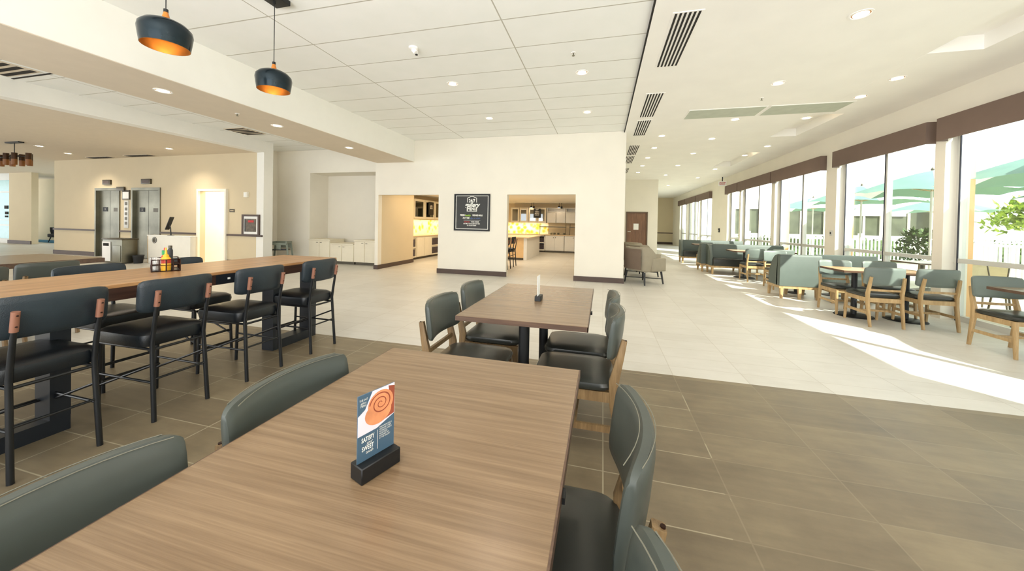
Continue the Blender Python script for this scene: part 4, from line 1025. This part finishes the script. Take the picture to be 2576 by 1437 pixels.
# rear run
def kbase(x0, x1, label, shelves=False, front='y', y=16.35):
    t = root('kitchen_base_unit', label, 'cabinet', (x0, y, 0), 0 if front == 'y' else 0, 'kitchen base units')
    L = x1 - x0; h = 0.79
    if shelves:
        MB().box(0, 0.03, 0, 0.6, 0.08, h).box(L - 0.03, L, 0, 0.6, 0.08, h).box(0, L, 0.57, 0.6, 0.08, h).box(0, L, 0, 0.6, 0.08, 0.12).box(0, L, 0, 0.57, 0.43, 0.46).box(0, L, 0, 0.6, h - 0.04, h).build('carcass', 'cabw', t, smooth=False)
        MB().box(0.06, L - 0.06, 0.2, 0.5, 0.12, 0.36).box(0.06, L - 0.06, 0.2, 0.5, 0.46, 0.68).build('stored_goods', 'book', t, smooth=False)
    else:
        MB().box(0, L, 0, 0.6, 0.08, h).build('carcass', 'cabw', t, smooth=False)
        for k in (0, 1):
            a = 0.01 + k * L / 2; b = a + L / 2 - 0.02
            d = MB().box(a, b, -0.018, 0, 0.1, h - 0.02, 0.003, 1).build('door', 'cabw', t)
            MB().box(b - 0.05 if k == 0 else a + 0.03, b - 0.03 if k == 0 else a + 0.05, -0.03, -0.018, h - 0.12, h - 0.06).build('knob', 'steeld', d, smooth=False)
    MB().box(0.0, L, 0.05, 0.6, 0, 0.08).build('plinth', 'steeld', t, smooth=False)
    return t
kbase(-4.4, -3.2, 'kitchen base unit behind the island end')
kbase(-3.18, -2.62, 'open shelf unit with dark goods in the rear kitchen run', True)
kbase(-2.6, -1.72, 'white double door base unit, left of the two in view')
kbase(-1.7, -0.8, 'white double door base unit, right of the two in view')
tag(MB().box(-6.2, 0.1, 16.3, 16.98, 0.79, 0.83, 0.004, 1).build('kitchen_countertop', 'counter'), 'long tan rear countertop of the kitchen', 'countertop')
struct('trim_6', MB().box(-6.2, -2.55, 16.97, 17.0, 0.83, 1.4), 'splash', 'yellow floral backsplash behind the rear counter', 'trim')
def kupper(x0, x1, label, glass=True):
    t = root('kitchen_wall_unit', label, 'cabinet', (x0, 16.65, 1.38), 0, 'kitchen wall units')
    L = x1 - x0; H = 0.72
    if glass:
        MB().box(0, L, 0.3, 0.34, 0, H).box(0, 0.03, 0, 0.3, 0, H).box(L - 0.03, L, 0, 0.3, 0, H).box(0, L, 0, 0.3, 0, 0.03).box(0, L, 0, 0.3, H - 0.03, H).box(0, L, 0.04, 0.3, 0.34, 0.36).build('carcass', 'cabw', t, smooth=False)
        for k in (0, 1):
            a = 0.01 + k * L / 2; b = a + L / 2 - 0.02
            d = MB().box(a, a + 0.07, -0.02, 0, 0.01, H - 0.01).box(b - 0.07, b, -0.02, 0, 0.01, H - 0.01).box(a, b, -0.02, 0, 0.01, 0.08).box(a, b, -0.02, 0, H - 0.08, H - 0.01).build('door', 'cab', t, smooth=False)
            MB().box(a + 0.07, b - 0.07, -0.012, -0.006, 0.08, H - 0.08).build('door_glass', 'cglass', d, smooth=False)
    else:
        MB().box(0, L, 0.3, 0.34, 0, H).box(0, 0.03, 0, 0.3, 0, H).box(L - 0.03, L, 0, 0.3, 0, H).box(0, L, 0, 0.3, 0.5, 0.53).box(0, L, 0, 0.3, H - 0.03, H).box(0, L, 0, 0.3, 0, 0.03).build('carcass', 'cabw', t, smooth=False)
        for k in (0, 1):
            a = 0.01 + k * L / 2; b = a + L / 2 - 0.02
            MB().box(a, b, -0.018, 0, 0.01, 0.49, 0.003, 1).build('door', 'cabw', t)
kupper(-4.36, -3.5, 'glass door wall unit at the left of the rear kitchen run')
kupper(-3.48, -2.62, 'glass door wall unit behind the small chalkboard')
kupper(-2.58, -1.72, 'white wall unit with an open top shelf, left one', False)
kupper(-1.70, -0.8, 'white wall unit with an open top shelf, right one', False)
t = root('kitchen_chalkboard', 'small black menu board hung in the rear kitchen', 'sign', (-3.05, 16.6, 1.83))
MB().box(-0.17, 0.17, -0.02, 0, -0.22, 0.22).build('board', 'blackm', t, smooth=False)
text('lettering', '24/7\ngallery\nMENU', 0.1, 'ink', t, onY(0, -0.024, 0.07), bold=0.002, sx=0.8)
MB().box(-0.1, 0.1, -0.023, -0.02, -0.12, -0.11).build('rule_line', 'ink', t, smooth=False)
t = root('sneeze_guard', 'glass serving shelf with thin metal brackets over the rear counter', 'shelf', (-2.0, 16.55, 0.83))
MB().box(-0.9, 0.35, -0.12, 0.2, 0.36, 0.375).build('shelf_glass', 'cglass', t, smooth=False)
MB().box(-0.9, 0.35, -0.14, -0.12, 0.34, 0.38).build('front_rail', 'steeld', t, smooth=False)
for x in (-0.88, 0.33): MB().tube([(x, -0.1, 0.0), (x + 0.02, -0.13, 0.5)], 0.012, 8).build('post', 'steeld', t)
t = root('sneeze_guard', 'glass serving shelf at the right of the rear counter', 'shelf', (-0.9, 16.55, 0.83))
MB().box(-0.6, 0.35, -0.12, 0.2, 0.36, 0.375).build('shelf_glass', 'cglass', t, smooth=False)
MB().box(-0.6, 0.35, -0.14, -0.12, 0.34, 0.38).build('front_rail', 'steeld', t, smooth=False)
for x in (-0.58, 0.33): MB().tube([(x, -0.1, 0.0), (x + 0.02, -0.13, 0.5)], 0.012, 8).build('post', 'steeld', t)
for k, x in enumerate((-2.35, -2.2, -2.02, -1.75)):
    o = MB().lathe([(0, 0), (0.05, 0), (0.055, 0.09), (0.045, 0.09), (0.04, 0.01), (0, 0.01)], 16).build('serving_bowl', 'steel', loc=(x, 16.55, 0.83))
    tag(o, ('small steel bowl at the left of the rear counter', 'small steel bowl second on the rear counter', 'small steel bowl third on the rear counter', 'small steel bowl by the right serving shelf')[k], 'bowl', 'steel bowls on the rear counter')
def gooseneck(x, y, z, label):
    t = root('gooseneck_lamp', label, 'lamp', (x, y, z), 0, 'black gooseneck lamps')
    pts = [(0.1, 0.0, -0.12)] + [(0.06 + 0.06 * math.cos(a) - 0.02, 0, 0.0 + 0.09 * math.sin(a)) for a in [i * PI / 8 for i in range(0, 8)]] + [(-0.02, 0, -0.07)]
    MB().tube(pts, 0.008, 8).build('arm', 'blackm', t)
    MB().lathe([(0.02, -0.07), (0.03, -0.1), (0.085, -0.17)], 20, (-0.02, 0, 0)).build('lamp_shade', 'blackm', t)
    MB().lathe([(0, -0.165), (0.06, -0.165), (0.06, -0.17), (0, -0.17)], 16, (-0.02, 0, 0)).build('bulb', 'bulb', t)
    MB().box(0.06, 0.14, 0.0, 0.04, -0.2, -0.1).build('wall_mount', 'blackm', t, smooth=False)
gooseneck(-3.3, 16.5, 2.26, 'black gooseneck lamp on the left above the rear wall units')
gooseneck(-1.98, 16.5, 2.26, 'black gooseneck lamp on the right above the rear wall units')
g3 = gooseneck(-6.0, 14.0, 2.3, 'black cone lamp at the top of the left kitchen opening')
# island
t = root('kitchen_island', 'kitchen island with a tan end panel seen through the right opening', 'island', (-2.63, 12.4, 0))
MB().box(-2.2, -0.02, 0.02, 2.6, 0.08, 0.80).build('body', 'cabw', t, smooth=False)
MB().box(-2.2, -0.12, 0.0, 0.02, 0.08, 0.80).build('end_panel', 'tan', t, smooth=False)
MB().box(-2.2, -0.1, 0.05, 2.55, 0.0, 0.08).build('plinth', 'steeld', t, smooth=False)
MB().box(-0.12, 0.0, 0.0, 2.62, 0.0, 0.80).build('side_panel', 'cabw', t, smooth=False)
MB().box(-2.25, 0.1, -0.1, 2.7, 0.80, 0.835, 0.004, 1).build('worktop', 'counter', t)
# left kitchen run (along y, faces +x)
XK = -6.25
def kside(y0, y1, label, shelves):
    t = root('kitchen_side_unit', label, 'cabinet', (XK, y0, 0), 0, 'left kitchen run units')
    L = y1 - y0; h = 0.79
    MB().box(-0.6, -0.05, 0, L, 0.08, h).box(-0.05, 0, 0, 0.03, 0.08, h).box(-0.05, 0, L - 0.03, L, 0.08, h).box(-0.05, 0, 0, L, h - 0.04, h).box(-0.05, 0, 0, L, 0.08, 0.12).build('carcass', 'cab', t, smooth=False)
    if shelves:
        MB().box(-0.05, 0, 0.03, L - 0.03, 0.42, 0.45).build('shelf', 'cab', t, smooth=False)
        MB().box(-0.049, -0.03, 0.05, L - 0.05, 0.12, 0.36).box(-0.049, -0.03, 0.05, L - 0.05, 0.45, 0.7).build('stored_goods', 'book', t, smooth=False)
    else:
        for k in (0, 1): MB().box(-0.05, 0.018, 0.01 + k * L / 2, (k + 1) * L / 2 - 0.01, 0.1, h - 0.02, 0.003, 1).build('door', 'cab', t)
    MB().box(-0.6, -0.06, 0.0, L, 0, 0.08).build('plinth', 'steeld', t, smooth=False)
kside(10.36, 11.0, 'open shelf unit at the left end of the left kitchen run', True)
kside(11.02, 12.1, 'two door unit in the middle of the left kitchen run', False)
kside(12.12, 13.4, 'open shelf unit with goods at the right of the left kitchen run', True)
kside(13.42, 15.0, 'farther two door unit of the left kitchen run', False)
tag(MB().box(-6.85, XK + 0.03, 10.35, 16.29, 0.79, 0.83, 0.004, 1).build('kitchen_countertop', 'counter'), 'tan countertop of the left kitchen run', 'countertop')
struct('trim_7', MB().box(-6.85, -6.82, 10.35, 16.9, 0.83, 1.4), 'splash', 'yellow floral backsplash of the left kitchen run', 'trim')
def kwall(y0, y1, label):
    t = root('kitchen_side_wall_unit', label, 'cabinet', (-6.5, y0, 1.42), 0, 'left kitchen wall units')
    L = y1 - y0; H = 0.72
    MB().box(-0.34, -0.3, 0, L, 0, H).box(-0.3, 0, 0, 0.03, 0, H).box(-0.3, 0, L - 0.03, L, 0, H).box(-0.3, 0, 0, L, 0, 0.03).box(-0.3, 0, 0, L, H - 0.03, H).build('carcass', 'cab', t, smooth=False)
    d = MB().box(0, 0.02, 0.01, 0.1, 0.01, H - 0.01).box(0, 0.02, L - 0.1, L - 0.01, 0.01, H - 0.01).box(0, 0.02, 0.1, L - 0.1, 0.01, 0.08).box(0, 0.02, 0.1, L - 0.1, H - 0.08, H - 0.01).build('door', 'cab', t, smooth=False)
    MB().box(0.006, 0.012, 0.1, L - 0.1, 0.08, H - 0.08).build('door_glass', 'cglass', d, smooth=False)
for k in range(6): kwall(10.4 + k * 0.8, 11.18 + k * 0.8, 'glass door wall unit of the left kitchen run, number %s from the opening' % ('one', 'two', 'three', 'four', 'five', 'six')[k])
t = root('kitchen_chalkboard', 'narrow black menu board on the left kitchen wall units', 'sign', (-6.45, 12.4, 1.84))
MB().box(0, 0.02, -0.2, 0.2, -0.24, 0.24).build('board', 'blackm', t, smooth=False)
text('lettering', 'gallery\nMENU', 0.09, 'ink', t, Matrix.Translation((0.024, 0, 0.05)) @ Matrix.Rotation(PI / 2, 4, 'Z') @ Matrix.Rotation(PI / 2, 4, 'X'), bold=0.002, sx=0.8)

# ------------------------------------------------------------------ outdoors
struct('ground_patio', MB().box(5.35, 60, -20, 60, -0.12, -0.02), 'patio', 'pale concrete patio outside the windows', 'patio')
t = root('white_building', 'white stucco building across the patio', 'building', (10.5, 20.5, 0))
wb = MB().box(0, 3.2, 0, 0.2, 0, 1.05).box(0, 3.2, 0, 0.2, 2.0, 6.5).box(0, 1.0, 0, 0.2, 1.05, 2.0).box(2.25, 2.5, 0, 0.2, 1.05, 2.0)
wb.box(3.0, 6.3, -0.5, 0.3, 0, 0.5).box(4.2, 5.9, -0.5, 0, 0, 6.5).box(-4.8, 0, 0, 0.2, 0, 1.0).box(-4.8, 0, 0, 0.2, 2.3, 6.5).box(-4.8, -4.2, 0, 0.2, 1.0, 2.3).box(-2.8, -1.9, 0, 0.2, 1.0, 2.3)
wb.build('facade', 'bldg', t, smooth=False)
for (a, b) in ((1.0, 2.25), (2.5, 4.2), (-4.2, -2.8), (-1.9, 0)):
    p = MB().box(a, b, 0.1, 0.14, 1.0, 2.3).build('window', 'dimglass', t, smooth=False)
    MB().box((a + b) / 2 - 0.04, (a + b) / 2 + 0.04, 0.05, 0.1, 1.0, 2.3).build('mullion', 'bldg', p, smooth=False)
t = root('patio_railing', 'white picket railing across the patio', 'railing', (6.2, 17.5, -0.02))
MB().box(0, 14, -0.03, 0.03, 1.05, 1.12).box(0, 14, -0.025, 0.025, 0.12, 0.17).build('rails', 'whitem', t, smooth=False)
for k in range(8): MB().box(k * 2 - 0.05, k * 2 + 0.05, -0.05, 0.05, 0, 1.2).build('post', 'whitem', t, smooth=False)
pk = MB()
for k in range(112): pk.box(k * 0.125, k * 0.125 + 0.045, -0.015, 0.015, 0.17, 1.05)
pk.build('pickets', 'whitem', t, smooth=False)['kind'] = 'stuff'
t = root('patio_railing', 'white picket railing nearer the right window', 'railing', (9.6, 4.0, -0.02))
MB().box(-0.03, 0.03, 0, 10, 0.98, 1.05).box(-0.025, 0.025, 0, 10, 0.12, 0.17).build('rails', 'whitem', t, smooth=False)
for k in range(6): MB().box(-0.05, 0.05, k * 2 - 0.05, k * 2 + 0.05, 0, 1.1).build('post', 'whitem', t, smooth=False)
pk = MB()
for k in range(80): pk.box(-0.015, 0.015, k * 0.125, k * 0.125 + 0.045, 0.17, 0.98)
pk.build('pickets', 'whitem', t, smooth=False)['kind'] = 'stuff'

t = root('clipped_hedge', 'low dark hedge behind the white patio railing', 'hedge', (6.0, 18.6, -0.02))
m = MB()
for i in range(1600):
    p = Vector((random.uniform(0, 13), random.uniform(-0.3, 0.3), random.uniform(0.05, 0.98)))
    d = Vector((random.uniform(-1, 1), random.uniform(-1, 1), random.uniform(-1, 1))).normalized() * 0.12; u = d.cross(Vector((0, 0, 1))) * 0.5
    m.quad(p, p + d + u, p + d * 2, p + d - u)
m.build('foliage', 'leafd', t, smooth=False)
MB().box(0, 13, -0.22, 0.22, 0, 0.9).build('core', 'leafd', t, smooth=False)

def umbrella(x, y, ztop, R, label, rz=0.2, drop=0.52):
    t = root('patio_umbrella', label, 'umbrella', (x, y, -0.02), rz, 'green patio umbrellas')
    zt = ztop + 0.02; n = 8
    c1 = MB(); c2 = MB()
    for k in range(n):
        a0 = 2 * PI * k / n; a1 = 2 * PI * (k + 1) / n
        tgt = c2 if k in (2, 5) else c1
        S = 5
        prev = None
        for s in range(S + 1):
            q = s / S; z = zt - drop * (q ** 1.25) ; rr = R * q
            rowp = []
            for j in range(5):
                u = j / 4; px = (1 - u) * math.cos(a0) + u * math.cos(a1); py = (1 - u) * math.sin(a0) + u * math.sin(a1)
                sag = 0.05 * q * (1 - (2 * u - 1) ** 2)
                rowp.append(tgt.bm.verts.new((rr * px, rr * py, z + sag)) if s else None)
            if s == 0: apex = tgt.bm.verts.new((0, 0, zt)); prev = [apex]
            else:
                for j in range(4):
                    if s == 1: tgt.bm.faces.new((prev[0], rowp[j], rowp[j + 1]))
                    else: tgt.bm.faces.new((prev[j], rowp[j], rowp[j + 1], prev[j + 1]))
                prev = rowp
    c1.build('canopy', 'canopy', t); c2.build('pale_panel', 'canopyw', t)
    MB().tube([(0, 0, 0.05), (0, 0, zt)], 0.022, 10).build('pole', 'frame', t)
    MB().lathe([(0, 0.1), (0.05, 0.1), (0.26, 0.05), (0.28, 0.0), (0, 0)], 24).build('base', 'steeld', t)
    MB().lathe([(0.022, zt), (0.03, zt + 0.03), (0, zt + 0.08)], 12).build('finial', 'steeld', t)
    rb = MB()
    for k in range(n):
        a = 2 * PI * k / n
        rb.tube([(0.02 * math.cos(a), 0.02 * math.sin(a), zt - 0.45), (R * 0.55 * math.cos(a), R * 0.55 * math.sin(a), zt - drop * 0.55 ** 1.25 - 0.02)], 0.008, 6)
    rb.build('ribs', 'oakl', t)
umbrella(6.75, 7.0, 2.62, 1.45, 'green umbrella outside the nearest window at the right edge')
umbrella(6.95, 9.75, 2.65, 1.38, 'green umbrella with pale panels outside the second window')
umbrella(7.35, 12.6, 2.62, 1.38, 'green umbrella outside the third window', 0.5)
umbrella(8.3, 17.0, 2.6, 1.4, 'pale green umbrella outside the fourth window', 0.1)
umbrella(9.9, 13.6, 2.3, 1.2, 'small teal umbrella farther out behind the second window', 0.0, 0.4)
umbrella(9.2, 8.9, 2.5, 1.35, 'green umbrella farther out behind the nearest one', 0.3)
umbrella(6.6, 4.0, 2.62, 1.48, 'added umbrella outside the frame, shading the floor by the near window', 0.2)  # this and the next three: unseen, added to break up the sun
umbrella(7.0, 2.5, 3.2, 1.3, 'added tall umbrella outside the frame, closing a gap in the umbrella shade', 0.1, 0.45)
umbrella(7.1, 5.45, 3.2, 1.25, 'added tall umbrella beyond the right frame edge, blocking sun', 0.3, 0.45)
umbrella(6.6, 1.0, 2.62, 1.48, 'added umbrella outside the frame on the camera side, blocking sun', 0.4)

def foliage(name, label, loc, mat, R, H, n, trunk=0.5):
    t = root(name, label, 'tree' if 'tree' in name or 'palm' in name else 'shrub', loc)
    m = MB()
    for i in range(n):
        a = random.uniform(0, 2 * PI); e = random.uniform(-0.4, 1.2); r = R * random.uniform(0.4, 1) ; 
        p = Vector((r * math.cos(a) * math.cos(e), r * math.sin(a) * math.cos(e), trunk + H * 0.5 + H * 0.5 * math.sin(e)))
        d = Vector((random.uniform(-1, 1), random.uniform(-1, 1), random.uniform(-.4, 1))).normalized(); s = random.uniform(0.08, 0.18) * (R / 1.0) ** 0.5
        u = d.cross(Vector((0, 0, 1))).normalized() * s * 0.4
        m.quad(p, p + d * s + u, p + d * s * 2, p + d * s - u)
    m.build('foliage', mat, t, smooth=False)
    MB().tube([(0, 0, 0), (0.03, 0.02, trunk + H * 0.5)], [0.06 * R, 0.03 * R], 8).build('trunk', 'oak', t)
    return t
foliage('leafy_tree', 'bright green tree behind the right railing', (14.5, 15.5, -0.02), 'leaf', 1.7, 1.6, 1500, 0.9)
foliage('leafy_tree', 'dark green tree left of the bright one', (19.5, 14.6, -0.02), 'leafd', 1.3, 1.3, 900, 0.6)
foliage('garden_shrub', 'dark shrub outside the second window by its frame', (7.7, 11.1, -0.02), 'leafd', 0.45, 1.1, 700, 0.25)
foliage('leafy_tree', 'tree outside the far left lobby window', (-28.5, 15.5, -0.02), 'leaf', 2.0, 2.4, 1200, 0.8)
struct('ground_left', MB().box(-60, -12, 11.75, 40, -0.12, -0.02), 'patio', 'pale ground outside the lobby window', 'ground')

def patio_chair(label, loc, rz):
    t = root('patio_chair', label, 'chair', loc, rz, 'metal patio chairs')
    for y in (-1, 1):
        MB().tube([(-0.26, y * 0.24, 0.0), (-0.2, y * 0.24, 0.4), (-0.27, y * 0.24, 0.82)], 0.013, 8).build('leg', 'steeld', t)
        MB().tube([(0.26, y * 0.24, 0.0), (0.22, y * 0.24, 0.6), (-0.22, y * 0.24, 0.6)], 0.013, 8).build('leg', 'steeld', t)
    MB().box(-0.22, 0.24, -0.23, 0.23, 0.39, 0.405, 0.004).build('seat', 'mesh', t)
    MB().box(-0.005, 0.005, -0.23, 0.23, -0.2, 0.2, M4=Matrix.Translation((-0.24, 0, 0.62)) @ Matrix.Rotation(-0.16, 4, 'Y')).build('backrest', 'mesh', t)
patio_chair('metal patio chair with tan mesh back outside the nearest window', (5.95, 5.95, -0.02), 0.0)
patio_chair('metal patio chair seen edge on outside the nearest window', (5.75, 6.9, -0.02), -1.2)
patio_chair('metal patio chair outside the second window by the white table', (6.3, 7.95, -0.02), 1.4)
slab_table('patio_table', 'white patio table outside the second window', 5.95, 6.7, 8.55, 9.3, 0.70, 'whitem', [(0, 0.1)], basemat='steeld')
slab_table('patio_table', 'pale patio table outside the nearest window', 7.2, 8.0, 5.4, 6.1, 0.70, 'whitem', [(0, 0)], basemat='steeld')

# stone strips outside between bays (seen as warm bands through the glass)
for k, y in enumerate((4.2, 6.97, 9.6, 12.4)):
    struct('trim_%d' % (8 + k), MB().box(5.29, 5.42, y - 0.09, y + 0.09, -0.02, 2.4), 'orange', 'sandstone pilaster outside pier %d' % (k + 1), 'trim')

# ------------------------------------------------------------------ lights
sun = bpy.data.lights.new('sun', 'SUN'); sun.energy = 9.0; sun.angle = 0.009; sun.color = (1, 0.95, 0.86)
so = bpy.data.objects.new('sun', sun); COL.objects.link(so)
so.rotation_euler = Vector((-1.0, 1.1, -1.2)).to_track_quat('-Z', 'Y').to_euler()

wd = bpy.data.worlds.new('world'); SC.world = wd; wd.use_nodes = True
nt = wd.node_tree; bg = nt.nodes['Background']
bg.inputs[0].default_value = (0.93, 0.97, 1.0, 1); bg.inputs[1].default_value = 2.0

def area(name, loc, sx, sy, e, col=(1, 0.93, 0.82), rot=(0, 0, 0)):
    l = bpy.data.lights.new(name, 'AREA'); l.shape = 'RECTANGLE'; l.size = sx; l.size_y = sy; l.energy = e; l.color = col
    o = bpy.data.objects.new(name, l); COL.objects.link(o); o.location = loc; o.rotation_euler = rot
    return o
area('kitchen_undercabinet_light', (-4.4, 16.7, 1.37), 3.4, 0.1, 14, (1, 0.85, 0.6))
area('kitchen_undercabinet_light', (-6.6, 13.0, 1.41), 0.1, 5, 16, (1, 0.8, 0.5))
area('kitchen_ceiling_light', (-2.5, 12.5, KZ - 0.02), 3, 4, 48, (1, 0.86, 0.66))
area('kitchen_passage_light', (-5.0, 10.5, KZ - 0.02), 1.2, 3, 24, (1, 0.74, 0.46))
area('corridor_light', (-10.95, 9.0, 2.48), 0.7, 1.6, 34, (1, 0.88, 0.7))

# added fill lamps behind the camera, aimed up to brighten the ceiling
area('ceiling_fill', (-1.5, -1.2, 1.6), 2.0, 1.0, 82, (1, 0.98, 0.97), (PI - 0.55, 0, 0))
area('ceiling_fill', (2.6, -1.6, 1.6), 2.0, 1.0, 70, (1, 0.97, 0.94), (PI - 0.6, 0, 0))
area('ceiling_fill', (-6.5, -1.6, 1.6), 2.0, 1.0, 30, (1, 0.97, 0.94), (PI - 0.6, 0, 0))

# ------------------------------------------------------------------ camera
F, CXp, CYp, YAW, PITCH, ROLL, H = 885.5, 1288.0, 573.3, .2522, -.0124, .019, 1.32
cam = bpy.data.cameras.new('camera'); co = bpy.data.objects.new('camera', cam); COL.objects.link(co)
cam.sensor_fit = 'HORIZONTAL'; cam.sensor_width = 36.0; cam.lens = F / 2576 * 36.0
cam.shift_x = 0.0; cam.shift_y = -(718.5 - CYp) / 2576
cam.clip_start = 0.02; cam.clip_end = 300
cy, sy = math.cos(YAW), math.sin(YAW); cp, sp_ = math.cos(PITCH), math.sin(PITCH)
fw = Vector((-sy * cp, cy * cp, sp_)); rt = Vector((cy, sy, 0)); up = rt.cross(fw)
r2 = rt * math.cos(ROLL) + up * math.sin(ROLL); u2 = -rt * math.sin(ROLL) + up * math.cos(ROLL)
m = Matrix.Identity(4)
for i in range(3): m[i][0], m[i][1], m[i][2] = r2[i], u2[i], -fw[i]
m[2][3] = H
co.matrix_world = m
SC.camera = co
SC.view_settings.view_transform = 'Standard'
SC.view_settings.look = 'None'
SC.view_settings.exposure = 0.82
SC.cycles.max_bounces = 10
SC.cycles.diffuse_bounces = 6
SC.cycles.transparent_max_bounces = 16
SC.cycles.sample_clamp_indirect = 6.0
